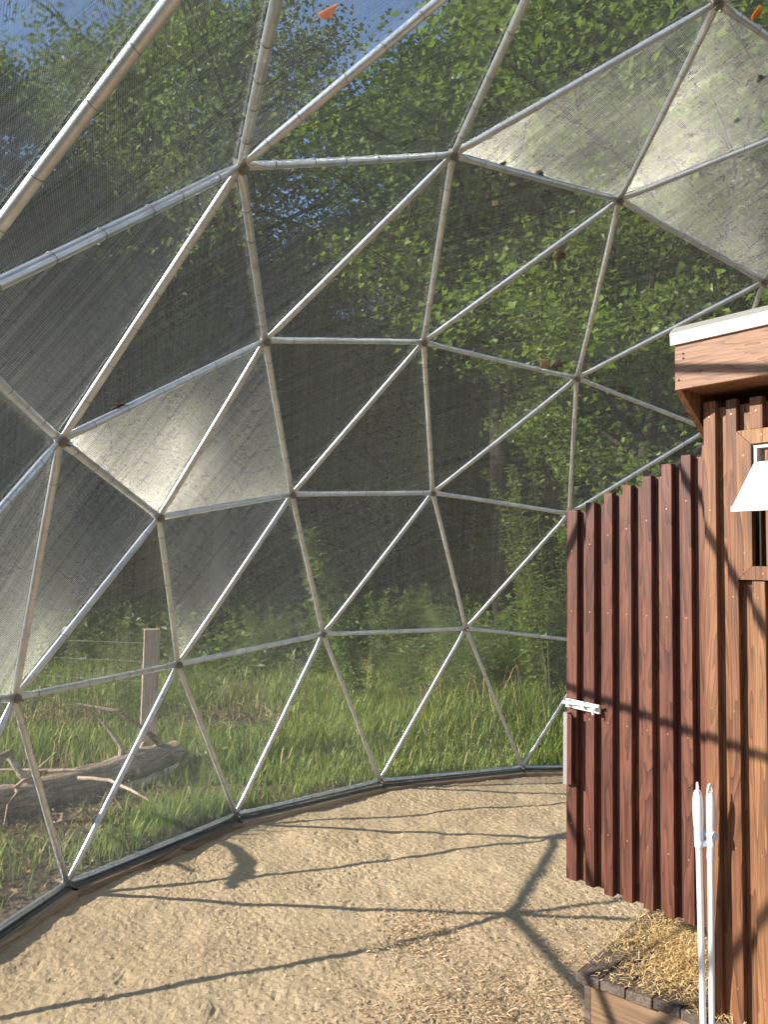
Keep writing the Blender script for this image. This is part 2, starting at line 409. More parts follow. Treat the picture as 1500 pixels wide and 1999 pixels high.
# wire mesh panels: every wire is real, laid in two directions on the outside of the struts
STEP, WR = .0064, .00047
Hc = {}
def wires(A, B, C, ang, step, wr):
    n = np.cross(B - A, C - A); n /= np.linalg.norm(n)
    if n @ A < 0: n = -n
    off = n * .0225
    A, B, C = A + off, B + off, C + off
    e1 = (B - A) / np.linalg.norm(B - A); e2 = np.cross(n, e1)
    P0s, P1s = [], []
    for w_i, aa in enumerate((ang, ang + math.pi / 2)):
        d = e1 * math.cos(aa) + e2 * math.sin(aa); q = np.cross(n, d)
        T = np.array([A, B, C]); h = T @ q; s_ = T @ d
        ks = np.arange(math.ceil(h.min() / step), math.floor(h.max() / step) + 1) * step
        lo = np.full(len(ks), 1e9); hi = np.full(len(ks), -1e9)
        for a_, b_ in ((0, 1), (1, 2), (2, 0)):
            den = h[b_] - h[a_]
            if abs(den) < 1e-9: continue
            t = (ks - h[a_]) / den; ok = (t >= 0) & (t <= 1)
            sv = s_[a_] + t * (s_[b_] - s_[a_])
            lo = np.where(ok, np.minimum(lo, sv), lo); hi = np.where(ok, np.maximum(hi, sv), hi)
        ok = hi - lo > .003; ks, lo, hi = ks[ok], lo[ok], hi[ok]
        ks = ks + rng.normal(0, step * .03, len(ks))
        base = n * (T[0] @ n) + n * (w_i * wr * 1.6)
        P0s.append(base + q * ks[:, None] + d * lo[:, None]); P1s.append(base + q * ks[:, None] + d * hi[:, None])
    out_v, out_f = [], []; cnt = 0
    for w_i, (p, q_) in enumerate(zip(P0s, P1s)):
        dd = (q_ - p); dd /= np.linalg.norm(dd, axis=1)[:, None]
        s1 = np.cross(dd, n); s1 /= np.linalg.norm(s1, axis=1)[:, None]
        ring = []
        for k in range(3):
            a_ = 2 * math.pi * k / 3 + math.pi
            ring.append(n[None] * math.cos(a_) * wr + s1 * math.sin(a_) * wr)
        Vv = np.stack([p + ring[0], p + ring[1], p + ring[2], q_ + ring[0], q_ + ring[1], q_ + ring[2]], 1).reshape(-1, 3)
        b = np.arange(len(p))[:, None] * 6 + cnt
        Ff = np.concatenate([b + np.array([[0, 1, 4, 3]]), b + np.array([[1, 2, 5, 4]]), b + np.array([[2, 0, 3, 5]])])
        cnt += len(p) * 6; out_v.append(Vv); out_f.append(Ff)
    return np.concatenate(out_v), np.concatenate(out_f)
SDn = np.array(SD)
# panels picked by view position, wires turned to aim a glint at the camera
SHEEN = [(320, 830, 8), (470, 880, 10), (30, 1050, 3), (410, 1090, 13), (20, 1230, 4), (1160, 220, 7), (1400, 200, 4), (1420, 420, 5), (60, 480, 13), (230, 620, 17), (190, 180, 16), (200, 1050, 13), (80, 900, 6), (240, 430, 18), (1480, 330, 7), (1470, 80, 6)]
def sheen(cen, tilt):
    d = cen - C0; z = d @ f0
    if z > .1:
        px = 750 + 1543.1 * (d @ r0) / z; py = 999.5 - 1543.1 * (d @ u0) / z
        for a, b, off in SHEEN:
            if math.hypot(px - a, py - b) < 75: return off
    return 45 + tilt * 1.6
for q in tris:
    A, B, C = pts[q[0]], pts[q[1]], pts[q[2]]
    cen = (A + B + C) / 3; n = cen / np.linalg.norm(cen)
    vis = any(in_view(P, .8, 1.0) for P in (A, B, C, cen))
    nn = np.cross(B - A, C - A); nn /= np.linalg.norm(nn)
    if nn @ A < 0: nn = -nn
    e1 = (B - A) / np.linalg.norm(B - A); e2 = np.cross(nn, e1)
    # wires near level with slight tilt; panels in view are turned from the glint angle
    az = math.degrees(math.atan2(cen[1], cen[0])); el = math.degrees(math.asin(cen[2] / np.linalg.norm(cen)))
    horiz = np.cross([0, 0, 1.0], nn); horiz /= np.linalg.norm(horiz) + 1e-9
    tilt = (hash((round(cen[0], 2), round(cen[1], 2))) % 100) / 100 * 14 - 7
    ang = math.atan2(horiz @ e2, horiz @ e1) + R(tilt)
    Vv = C0 - cen; Vv /= np.linalg.norm(Vv); Hh = SDn + Vv; gl = np.cross(nn, Hh); gl /= np.linalg.norm(gl)
    ga = math.atan2(gl @ e2, gl @ e1)
    key = tuple(float(t) for t in np.round(nn, 1))
    if vis: ang = ga + R(sheen(cen, tilt))
    if vis: Vw, Fw = wires(A, B, C, ang, STEP, WR)
    else: Vw, Fw = wires(A, B, C, ang, STEP * 3, WR * 3)
    link('mesh_panel', np_mesh('mesh_panel', Vw, Fw, M['wire'], smooth=True), dome)

# sill boards and base channel under the dome
base_ids = sorted([i for i in range(len(pts)) if abs(pts[i][2]) < .08], key=lambda i: math.atan2(pts[i][1], pts[i][0]))
for a, b in zip(base_ids, base_ids[1:] + base_ids[:1]):
    A, B = Vector(pts[a]), Vector(pts[b]); A.z = B.z = 0
    d = (B - A).normalized(); nn = Vector((d.y, -d.x, 0))
    if nn.dot(A) < 0: nn = -nn
    L = (B - A).length; mid = (A + B) / 2
    o = MB(); o.box((0, 0, 0), (Vector((L / 2 + .004, 0, 0)), Vector((0, .032, 0)), Vector((0, 0, .038))), 0, .003)
    ob = o.build('sill_board', M['sill'], dome); ob.location = mid + nn * -.040 + Vector((0, 0, -.066)); ob.rotation_euler = (0, 0, math.atan2(d.y, d.x))
    o = MB(); o.box((0, 0, 0), (Vector((L / 2 - .01, 0, 0)), Vector((0, .026, 0)), Vector((0, 0, .004))), 0, 0)
    ob = o.build('base_channel', M['rim'], dome); ob.location = mid + nn * -.006 + Vector((0, 0, -.0235)); ob.rotation_euler = (0, 0, math.atan2(d.y, d.x))

# ------------------------------------------------------------------ COOP (local frame: X = along wall (towards the gate end), Y = out of the wall, Z up)
AL = R(41.5)
P0 = Vector((1.64138, 1.28839, 0))
coop = empty('wooden_coop', P0, AL)
tag(coop, 'raised reddish brown batten clad coop with white trimmed roof and an open gate panel', 'coop')
ZF = -.07
def part(name, mb, mats, parent=coop, loc=None): return mb.build(name, mats, parent, loc)
def plank(name, x0, x1, y0, y1, z0, z1, mat, parent=coop, bev=.0015, screws=()):
    cx_, cy_, cz_ = (x0 + x1) / 2, (y0 + y1) / 2, (z0 + z1) / 2
    mb = MB(); mb.box((0, 0, 0), (Vector(((x1 - x0) / 2, 0, 0)), Vector((0, (y1 - y0) / 2, 0)), Vector((0, 0, (z1 - z0) / 2))), 0, bev)
    for (sx, sz) in screws:
        mb.tube([(sx - cx_, (y1 - cy_) - .001, sz - cz_), (sx - cx_, (y1 - cy_) + .0012, sz - cz_)], [.0042, .0036], 7, 1, True, False)
    o = part(name, mb, [mat, M['dark'] if name == 'fascia' else M['screw']], parent); o.location = (cx_, cy_, cz_)
    return o

# --- gate panel (door leaf) hinged at the coop corner
door = empty('door'); door.parent = coop; door['label'] = 'open gate panel of dark red vertical battens with a sloping top'
TY = 1.03
strips = [-.774, -.844, -.925, -1.005, -1.086, -1.164, -1.238, -1.32]
def topz(x): return 1.787 + (-.761 - x) * .357
for i, x in enumerate(strips):
    bw = .052 if i else .047
    x1 = x; x0 = x - bw + (random.uniform(-.002, .002))
    if i == 7: x0 = x - .03
    if i: x1 = x - .018; x0 = x1 - .038 - .0 + random.uniform(-.002, .002)
    if i == 7: x1 = x - .014; x0 = x1 - .038
    zt = topz((x0 + x1) / 2) + .006 + random.uniform(-.004, .006); zb = .41 + random.uniform(-.004, .004)
    sc_ = [((x0 + x1) / 2, z_) for z_ in (.62, 1.02, 1.42, zt - .16)]
    plank('batten', x0, x1, TY - .026, TY + random.uniform(-.001, .001), zb, zt, M['panelwood'], door, .0015, sc_)
for i in range(8):
    xa = -.774 - i * .0795; xb = xa - .0785
    plank('board', xb, xa, TY - .048, TY - .027, .412, topz((xa + xb) / 2) - .002, M['panelwood'], door, .001)
# latch bolt at the free end
def latch():
    mb = MB()
    mb.box((-.858, TY + .012, 1.068), (Vector((.078, 0, .003)), Vector((0, .003, 0)), Vector((0, 0, .016))), 0, .001)
    part('latch_plate', mb, M['white'], door)
    mb = MB(); mb.tube([(-.776, TY + .024, 1.072), (-.94, TY + .024, 1.078)], .0065, 8, 0); part('latch_bolt', mb, M['white'], door)
    mb = MB(); mb.tube([(-.925, TY + .024, 1.077), (-.925, TY + .042, 1.060), (-.925, TY + .040, 1.048)], .005, 6, 0); part('latch_handle', mb, M['white'], door)
    for x in (-.80, -.868, -.915):
        mb = MB(); mb.box((x, TY + .022, 1.073), (Vector((.007, 0, 0)), Vector((0, .0105, 0)), Vector((0, 0, .0105))), 0, .002); part('latch_staple', mb, M['cream'], door)
latch()
mb = MB(); mb.box((-.786, TY + .012, .90), (Vector((.0095, 0, 0)), Vector((0, .012, 0)), Vector((0, 0, .135))), 0, .001)
mb.box((-.806, TY + .024, .90), (Vector((.0105, 0, 0)), Vector((0, .0022, 0)), Vector((0, 0, .13))), 1, .0008)
part('pull_plate', mb, [M['greyplate'], M['panelwood']], door)

# --- coop wall
WY = 1.08
XL = -1.367
ZB, ZT = ZF, 2.135
WX0, WX1, WZ0, WZ1 = -1.95, -1.526, 1.598, 1.985     # window opening
FR = .046
x = XL; i = 0
while x > -2.5:
    # backing boards and battens: batten 44 mm, gap 38 mm
    bx1, bx0 = x, x - .041 - (.006 if i % 3 == 1 else 0)
    wide = (i == 1)
    if wide: bx0 = WX1 + FR + .0008
    def pieces(x0, x1, y0, y1, z0, z1, nm, screw):
        if x0 < WX1 + FR - .002 and x1 > WX0 - FR:
            segs = [(z0, WZ0 - FR - .001), (WZ1 + FR + .001, z1)]
            if x1 > WX1 + FR and x0 > WX1: segs = [(z0, WZ0 - FR - .001), (WZ1 + FR + .001, z1)]
        else: segs = [(z0, z1)]
        for (a_, b_) in segs:
            if b_ - a_ < .01: continue
            s_ = [((x0 + x1) / 2, z_) for z_ in (.3, .72, 1.14, 1.5, 1.78, 2.09) if a_ + .02 < z_ < b_ - .02] if screw else ()
            plank(nm, x0, x1, y0, y1, a_, b_, M['coopwood'], coop, .0015, s_)
    pieces(bx0, bx1, WY - .026, WY, ZB, ZT + random.uniform(-.003, .008), 'batten', True)
    x -= .0775; i += 1
x = XL + .004
while x > -2.5:
    x0 = x - .0775
    pieces(x0 + .0005, x - .0005, WY - .05, WY - .027, ZB, ZT - .012, 'board', False)
    x -= .0775
# side wall that runs back, rear wall and floor
mb = MB(); mb.box((XL - .011, .52, 1.02), (Vector((.01, 0, 0)), Vector((0, .50, 0)), Vector((0, 0, 1.08))), 0, 0); part('side_wall', mb, M['panelwood'])
mb = MB(); mb.box((-1.98, .01, .95), (Vector((.62, 0, 0)), Vector((0, .01, 0)), Vector((0, 0, 1.02))), 0, 0); part('rear_wall', mb, M['panelwood'])
mb = MB(); mb.box((-2.61, .52, 1.02), (Vector((.01, 0, 0)), Vector((0, .50, 0)), Vector((0, 0, 1.08))), 0, 0); part('side_wall', mb, M['panelwood'])
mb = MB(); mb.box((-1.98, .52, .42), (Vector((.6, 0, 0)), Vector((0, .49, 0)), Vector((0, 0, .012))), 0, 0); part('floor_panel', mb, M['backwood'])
# roof: fascia, sloping rake board, soffit, white edge trim, roof sheet
FY = 1.20
plank('fascia', -2.72, -1.335, FY - .02, FY, 2.169, 2.330, M['fascwood'], coop, .0015, [(-1.365, 2.285), (-1.365, 2.270), (-1.349, 2.2)])
plank('soffit', -2.7, -1.357, WY - .40, FY - .0215, 2.172, 2.186, M['coopwood'])
prof = [(FY - .002, 2.169), (1.02, 2.031), (.9, 2.0), (0.0, 1.93), (0.0, 2.10), (.9, 2.25), (FY - .002, 2.328)]
mb = MB()
for xx in (-1.334, -1.355): mb.add([(xx, a_, b_) for a_, b_ in prof], [tuple(range(7))] if xx == -1.334 else [tuple(range(6, -1, -1))])
nn_ = len(prof)
for k in range(nn_):
    a_, b_ = prof[k], prof[(k + 1) % nn_]
    mb.add([(-1.334, *a_), (-1.334, *b_), (-1.355, *b_), (-1.355, *a_)], [(0, 1, 2, 3)])
part('rake_board', mb, M['coopwood'])
plank('edge_trim', -2.73, -1.325, FY + .0005, FY + .012, 2.318, 2.358, M['trim'], coop, .001)
mb = MB(); x0, x1 = -2.73, -1.322
mb.add([(x0, FY + .012, 2.3585), (x1, FY + .012, 2.3585), (x1, FY - .018, 2.385), (x0, FY - .018, 2.385), (x0, 0, 2.16), (x1, 0, 2.16), (x0, 0, 2.11), (x1, 0, 2.11), (x0, FY - .0, 2.332), (x1, FY - .0, 2.332)],
       [(0, 1, 2, 3), (3, 2, 5, 4), (4, 5, 7, 6), (0, 8, 9, 1), (8, 6, 7, 9), (1, 9, 7, 5, 2), (0, 3, 4, 6, 8)])
part('roof_sheet', mb, M['trimtop'])
# window: mitred frame, white lining, tilted flap, near-black screen sheets
window = empty('window'); window.parent = coop
def mitre(pts4, y0, y1, mat, scr):
    mb = MB(); mb.add([(a_, y1, b_) for a_, b_ in pts4] + [(a_, y0, b_) for a_, b_ in pts4],
        [(0, 1, 2, 3), (7, 6, 5, 4), (0, 4, 5, 1), (1, 5, 6, 2), (2, 6, 7, 3), (3, 7, 4, 0)])
    for sx, sz in scr: mb.tube([(sx, y1 - .001, sz), (sx, y1 + .0012, sz)], [.0044, .0038], 7, 1, True, False)
    part('frame_piece', mb, [mat, M['screw']], window)
ox0, ox1, oz0, oz1 = WX0 - FR, WX1 + FR, WZ0 - FR + .003, WZ1 + FR
g2 = .0008
mitre([(ox1, oz0 + g2), (ox1, oz1 - g2), (WX1, WZ1 - g2), (WX1, WZ0 + g2)], WY - .02, WY + .004, M['coopwood'], [(WX1 + .023, z_) for z_ in (1.64, 1.79, 1.95)])
mitre([(ox0, oz0 + g2), (WX0, WZ0 + g2), (WX0, WZ1 - g2), (ox0, oz1 - g2)], WY - .02, WY + .004, M['coopwood'], [])
mitre([(ox1 - g2, oz1), (ox0 + g2, oz1), (WX0 + g2, WZ1), (WX1 - g2, WZ1)], WY - .02, WY + .004, M['coopwood'], [(-1.56, 2.01), (-1.75, 2.01)])
mitre([(ox0 + g2, oz0), (ox1 - g2, oz0), (WX1 - g2, WZ0), (WX0 + g2, WZ0)], WY - .02, WY + .004, M['coopwood'], [(-1.56, 1.575), (-1.75, 1.575)])
mb = MB()
mb.box((WX1 - .008, 1.04, 1.90), (Vector((.005, 0, 0)), Vector((0, .033, 0)), Vector((0, 0, .075))), 0)
mb.box(((WX0 + WX1) / 2, 1.04, WZ1 - .008), (Vector((.21, 0, 0)), Vector((0, .033, 0)), Vector((0, 0, .005))), 0)
mb.box((WX1 - .10, 1.015, 1.92), (Vector((.085, 0, 0)), Vector((0, .004, 0)), Vector((0, 0, .05))), 0)
part('lining', mb, M['cream'], window)
mb = MB()   # flap: top edge inside the opening, foot kicked outwards
fa, fb = Vector((0, 1.066, 1.925)), Vector((0, 1.215, 1.772))
fn = Vector((0, .153, .149)).normalized() * .004
for (xx0, xx1) in ((WX1 - .004, WX0 + .004),):
    a_, b_ = fa.copy(), fb.copy(); cs = []
    for xq in (xx0, xx1):
        for pz in (a_ + fn, b_ + fn, b_ - fn, a_ - fn): cs.append((xq, pz.y, pz.z))
    mb.add(cs, [(0, 1, 2, 3), (7, 6, 5, 4), (0, 4, 5, 1), (1, 5, 6, 2), (2, 6, 7, 3), (3, 7, 4, 0)])
mb.box(((WX0 + WX1) / 2, fb.y + .002, fb.z - .004), (Vector((.21, 0, 0)), Vector((0, .006, 0)), Vector((0, 0, .008))), 0, .001)
part('flap', mb, M['white'], window)
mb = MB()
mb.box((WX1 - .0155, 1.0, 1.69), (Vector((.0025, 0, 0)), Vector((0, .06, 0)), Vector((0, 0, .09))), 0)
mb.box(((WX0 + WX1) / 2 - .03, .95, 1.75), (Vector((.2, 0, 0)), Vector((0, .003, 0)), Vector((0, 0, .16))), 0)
part('dark_screen_sheet', mb, M['dark'], window)  # near-black sheets stand in for the unlit interior behind the screen
plank('inner_jamb', -1.60, -1.5585, 1.03, 1.06, WZ0 + .001, WZ1 - .02, M['coopwood'], window)

# ------------------------------------------------------------------ STEP PLATFORM
step = empty('step_platform', P0 + Vector((0, 0, 0)), AL)
tag(step, 'low timber step of short grey brown boards strewn with hay below the gate', 'step')
dk = empty('deck'); dk.parent = step
DZ = .18
# deck frame: origin at its front left corner
c0 = Vector((-.935, 1.185, DZ)); th = R(10.5)
ex = Vector((-math.cos(th), -math.sin(th), 0)); ey = Vector((math.sin(th), -math.cos(th), 0))   # ex: towards the right, ey: backwards
def dpos(a_, b_, z_): return c0 + ex * a_ + ey * b_ + Vector((0, 0, z_))
nb = 11
for row, (b0, b1) in enumerate(((0, .44), (.446, .93))):
    for k in range(nb):
        a0, a1 = k * .0905, k * .0905 + .087
        mb = MB(); L2 = (b1 - b0) / 2
        mb.box((0, 0, 0), (Vector((L2 - random.uniform(0, .003), 0, 0)), Vector((0, .0435, 0)), Vector((0, 0, .0165))), 0, .003)
        o = mb.build('deck_board', M['deck'], dk)
        c_ = dpos((a0 + a1) / 2, (b0 + b1) / 2 + (random.uniform(-.004, .004)), -.0165 + random.uniform(-.002, .002))
        o.location = c_; o.rotation_euler = (0, 0, math.atan2(ey.y, ey.x))
for (a0, a1, b0, b1, nm, mt) in ((.045, .99, .022, .045, 'front_board', 'ply'), (.022, .0445, .022, .91, 'side_board', 'deck'), (.045, .99, .885, .91, 'rear_board', 'ply')):
    mb = MB(); mb.box((0, 0, 0), (Vector(((a1 - a0) / 2, 0, 0)), Vector((0, (b1 - b0) / 2, 0)), Vector((0, 0, .115))), 0, .0015)
    o = mb.build(nm, M[mt], step); o.location = dpos((a0 + a1) / 2, (b0 + b1) / 2, -.034 - .1155); o.rotation_euler = (0, 0, math.atan2(ex.y, ex.x))

def frame_pt(v):   # local coop/step frame to world
    return P0 + Matrix.Rotation(AL, 3, 'Z') @ Vector(v)

def strands(n, cen, sd, zfun, lmin, lmax, w, seed, flat=.35, box=None):
    g = np.random.default_rng(seed)
    P = np.stack([g.normal(cen[0], sd[0], n), g.normal(cen[1], sd[1], n)], 1) if box is None else np.stack([g.uniform(box[0], box[1], n), g.uniform(box[2], box[3], n)], 1)
    L = g.uniform(lmin, lmax, n); a_ = g.uniform(0, 2 * np.pi, n); e_ = g.normal(0, flat, n)
    z = zfun(P[:, 0], P[:, 1]) + g.uniform(.001, .006, n) + np.abs(np.sin(e_)) * L * .5
    d = np.stack([np.cos(a_) * np.cos(e_), np.sin(a_) * np.cos(e_), np.sin(e_)], 1) * L[:, None] / 2
    c_ = np.stack([P[:, 0], P[:, 1], z], 1)
    s_ = np.stack([-np.sin(a_), np.cos(a_), g.uniform(-.6, .6, n)], 1) * (w * g.uniform(.6, 1.4, n))[:, None]
    mid = c_ + np.stack([np.zeros(n), np.zeros(n), g.uniform(0, .15, n) * L], 1)
    V = np.stack([c_ - d - s_, c_ - d + s_, mid + s_, mid - s_, c_ + d + s_ * .5, c_ + d - s_ * .5], 1).reshape(-1, 3)
    b = np.arange(n)[:, None] * 6
    F = np.concatenate([b + np.array([[0, 1, 2, 3]]), b + np.array([[3, 2, 4, 5]])])
    return V, F
# hay heap on the step (local deck coordinates turned into world)
def hayz(px, py):
    h = .012 + .085 * np.exp(-(((px - .34) / .17) ** 2 + ((py - .34) / .20) ** 2)) + .035 * np.exp(-(((px - .62) / .2) ** 2 + ((py - .55) / .2) ** 2)) \
        + .05 * vnoise(px, py, 9, 31) * np.exp(-(((px - .45) / .3) ** 2 + ((py - .4) / .3) ** 2))
    return h * np.random.default_rng(5).uniform(0, 1, len(px))
Vs, Fs, c_n = [], [], 0
for (n_, cen, sd, sd_) in ((14000, (.38, .40), (.16, .17), 1), (9000, (.58, .32), (.22, .22), 2), (7000, (.3, .55), (.3, .28), 3)):
    V, F = strands(n_, cen, sd, hayz, .010, .035, .0010, 40 + sd_)
    keep = (V[:, 0].reshape(-1, 6).min(1) > -.01) & (V[:, 1].reshape(-1, 6).min(1) > -.01) & (V[:, 0].reshape(-1, 6).max(1) < .98) & (V[:, 1].reshape(-1, 6).max(1) < .93)
    kv = np.repeat(keep, 6); V = V[kv]; n2 = keep.sum(); b = np.arange(n2)[:, None] * 6
    F = np.concatenate([b + np.array([[0, 1, 2, 3]]), b + np.array([[3, 2, 4, 5]])])
    Vs.append(V); Fs.append(F + c_n); c_n += len(V)
V = np.concatenate(Vs); F = np.concatenate(Fs)
rot = np.array(Matrix.Rotation(AL, 3, 'Z'))
loc = np.array(c0)[None] + V[:, :1] * np.array(ex)[None] + V[:, 1:2] * np.array(ey)[None] + V[:, 2:3] * np.array([[0, 0, 1]])
W = loc @ rot.T + np.array(P0)
tag(link('hay_heap', np_mesh('hay_heap', W, F, M['hay'])), 'loose heap of golden hay scattered over the low step', 'hay', kind='stuff')

# chips and straw scattered on the sand
Vs, Fs, c_n = [], [], 0
camf = frame_pt((-.80, 1.5, 0))
for (n_, cen, sd, lm, lx, w_, sdd) in ((2600, (.55, 1.62), (.35, .35), .012, .035, .0016, 1), (6000, (-.05, 1.75), (.26, .2), .012, .04, .0018, 2), (5000, (-.2, 2.05), (.3, .25), .01, .03, .0026, 3),
                                   (4000, (1.2, 2.2), (1.2, .9), .006, .018, .0022, 4), (700, (.95, 2.1), (.12, .1), .01, .03, .0025, 5), (5000, (1.0, 1.2), (1.4, 1.2), .006, .016, .002, 7)):
    V, F = strands(n_, cen, sd, sand_z, lm, lx, w_, 60 + sdd, .2)
    Vs.append(V); Fs.append(F + c_n); c_n += len(V)
V = np.concatenate(Vs); F = np.concatenate(Fs)
tag(link('wood_chips', np_mesh('wood_chips', V, F, M['chip'])), 'pale wood chips and straw bits strewn over the sand', 'chips', kind='stuff')

# ------------------------------------------------------------------ LONG HANDLES leaning beside the coop corner
def handle(name, label, px_top, px_bot, clip, yaw):
    A = Vector(px_top); B = Vector(px_bot); d = (B - A).normalized(); L = (B - A).length
    root = empty(name, B); tag(root, label, 'broom handle' if not clip else 'dustpan handle')
    side = Vector((math.cos(yaw), math.sin(yaw), 0)); side = (side - d * side.dot(d)).normalized(); nrm = d.cross(side).normalized()
    def rel(p): return p - B
    mb = MB(); prof_ = [(.024, .0085), (.032, .0125), (.055, .0155), (.085, .0165), (.12, .0155), (.15, .013), (.168, .0122), (.168, .0132), (.20, .0132), (.205, .0108)]
    mb.tube([rel(A + d * t) for t, _ in prof_], [r__ for _, r__ in prof_], 14, 0)
    mb.build('grip', M['white'], root)
    mb = MB(); loop = []
    for k in range(13):
        a_ = math.pi * (-.12 + 1.24 * k / 12); loop.append(rel(A + d * (.024 - .024 * math.sin(a_)) + side * .0105 * math.cos(a_)))
    mb.tube(loop, .0034, 6, 0, True, True); mb.build('hanging_loop', M['white'], root)
    mb = MB(); mb.tube([rel(A + d * .2), rel(B)], .0098, 12, 0); mb.build('pole', M['white'], root)
    if clip:
        mb = MB(); mb.tube([rel(A + d * .158 + nrm * s_) for s_ in (-.017, .017)], [.0145, .0145], 16, 0, True, False); mb.build('clip_button', M['bluewhite'], root)
        mb = MB(); mb.tube([rel(A + d * .168), rel(A + d * .235)], [.0135, .0118], 12, 0)
        mb.box(rel(A + d * .185 - Vector(rt) * .014), (Vector(rt) * .013, d * .009, nrm * .006), 0, .001); mb.build('clip', M['bluewhite'], root)
    else:
        mb = MB(); mb.tube([rel(A + d * .15), rel(A + d * .178)], [.0138, .0138], 12, 0); mb.build('collar', M['bluewhite'], root)
    return root
hA = frame_pt((-1.387, 1.170, .915)); hB = frame_pt((-1.417, 1.150, .915))
def ray_pt(px, py, like):      # point at the same depth as another one, used once for the lower ends
    d = Vector(fw) * 1543.1 + Vector(rt) * (px - 750) - Vector(up) * (py - 999.5)
    return CAM + d * ((like - CAM).dot(fw) / d.dot(fw))
HT = [Vector((-0.1708, 1.2478, .917)), Vector((-0.1760, 1.2106, .915))]

# ------------------------------------------------------------------ hanging cables, dead leaves on the mesh
def cable(a, b, label):
    mb = MB(); a, b = Vector(a), Vector(b)
    mb.tube([a, a.lerp(b, .33) + Vector((.004, .003, 0)), a.lerp(b, .7) + Vector((-.003, .004, 0)), b], .0022, 5, 0)
    mb.tube([a + Vector((0, -.02, .01)), a + Vector((0, .02, -.004))], .006, 6, 0)
    tag(mb.build('cable', M['cable']), label, 'cable')
cable((2.75, 1.03, 2.72), (2.78, 1.0, 1.05), 'thin black cable hanging behind the tip of the gate panel')
cable((2.91, .21, 2.73), (2.93, .2, 1.2), 'thin black cable hanging under the corner of the roof')

def dead_leaf(p, size, mat, label, grp, seed):
    g = random.Random(seed); n_ = -Vector(p).normalized()
    a_ = n_.orthogonal().normalized(); a_ = Matrix.Rotation(g.uniform(0, 6.28), 3, n_) @ a_; b_ = n_.cross(a_)
    mb = MB(); vs = []; N = 9
    out = [(-.5, 0), (-.42, .16), (-.2, .30), (-.05, .22), (.12, .33), (.25, .16), (.5, .02), (.28, -.16), (.1, -.30), (-.08, -.2), (-.25, -.28), (-.42, -.14)]
    cen = n_ * .010
    ring = [a_ * (x_ * size) + b_ * (y_ * size) + n_ * (abs(y_) * size * g.uniform(.2, 1.1) + .004) for x_, y_ in out]
    mb.add([cen * .3] + ring, [(0, 1 + k, 1 + (k + 1) % len(out)) for k in range(len(out))], 0, True)
    mb.add([q_ + n_ * .003 for q_ in ([cen * .3] + ring)], [(0, 1 + (k + 1) % len(out), 1 + k) for k in range(len(out))], 0, True)
    mb.tube([ring[0], ring[0] - a_ * size * .3 + n_ * size * .1], [.0015, .001], 4, 0)
    o = mb.build('dead_leaf', mat); o.location = Vector(p) * 1.0
    tag(o, label, 'leaf', grp)
LG = 'dead leaves caught on the wire mesh'
leaves = [((-0.66, 2.421, 3.115), .05, 'orangeleaf', 'orange leaf on the mesh above the highest visible strut'),
 ((0.417, 0.766, 3.904), .05, 'orangeleaf', 'orange leaf lying near the top right node of the dome'),
 ((0.772, 0.63, 3.874), .04, 'deadleaf', None), ((1.017, 1.585, 3.535), .05, 'seedl', 'tan curled leaf resting on the strut right of the central node'),
 ((1.106, 1.769, 3.413), .035, 'seedl', 'small yellowish leaf on the mesh under the central node'), ((1.674, 1.344, 3.375), .065, 'deadleaf', 'large brown curled leaf on the mesh under a diagonal strut'),
 ((2.096, 1.736, 2.935), .05, 'deadleaf', None), ((2.223, 1.575, 2.932), .035, 'deadleaf', None), ((2.38, 1.30, 2.945), .08, 'seedl', 'yellow brown leaf curled along a strut'), ((2.43, 1.22, 2.950), .075, 'deadleaf', 'upright brown leaf next to a yellow one near a strut node'),
 ((2.71, 0.719, 2.858), .07, 'deadleaf', 'flat brown leaf on the strut left of the roof corner'), ((0.328, 3.334, 2.195), .05, 'deadleaf', 'dark leaf lying on the strut above the bright left panel'), ((0.634, 3.141, 2.40), .03, 'orangeleaf', 'tiny reddish leaf on the strut above the bright left panel'),
 ((1.449, 0.383, 3.709), .02, 'deadleaf', None), ((1.014, 0.638, 3.816), .025, 'deadleaf', None), ((1.062, 0.832, 3.766), .025, 'deadleaf', None), ((0.86, 1.76, 3.486), .03, 'deadleaf', None), ((1.447, 2.451, 2.82), .03, 'deadleaf', None)]
M['seedl'] = leafmat('tan_leaf', [(.42, .30, .12), (.5, .36, .16)], .3, .7)
for i, (p, s_, mt, lb) in enumerate(leaves):
    dead_leaf(p, s_ * 1.4, M[mt], lb or 'small brown dead leaf stuck on the dome mesh', LG if not lb else None, i)

# handles are placed after their helper
d1 = (ray_pt(1373, 1999, HT[0]) - HT[0]); 
def foot(top, px):
    d = ray_pt(px, 1999, top) - top
    k = (sand_z(np.array([top.x]), np.array([top.y]))[0] - top.z) / d.z
    return top + d * k
handle('broom', 'white plastic broom handle, left one of the clipped pair by the coop corner', HT[0], foot(HT[0], 1374), False, R(-10))
handle('dustpan', 'white plastic long handle with round clip button, right one of the pair', HT[1], foot(HT[1], 1391), True, R(-60))

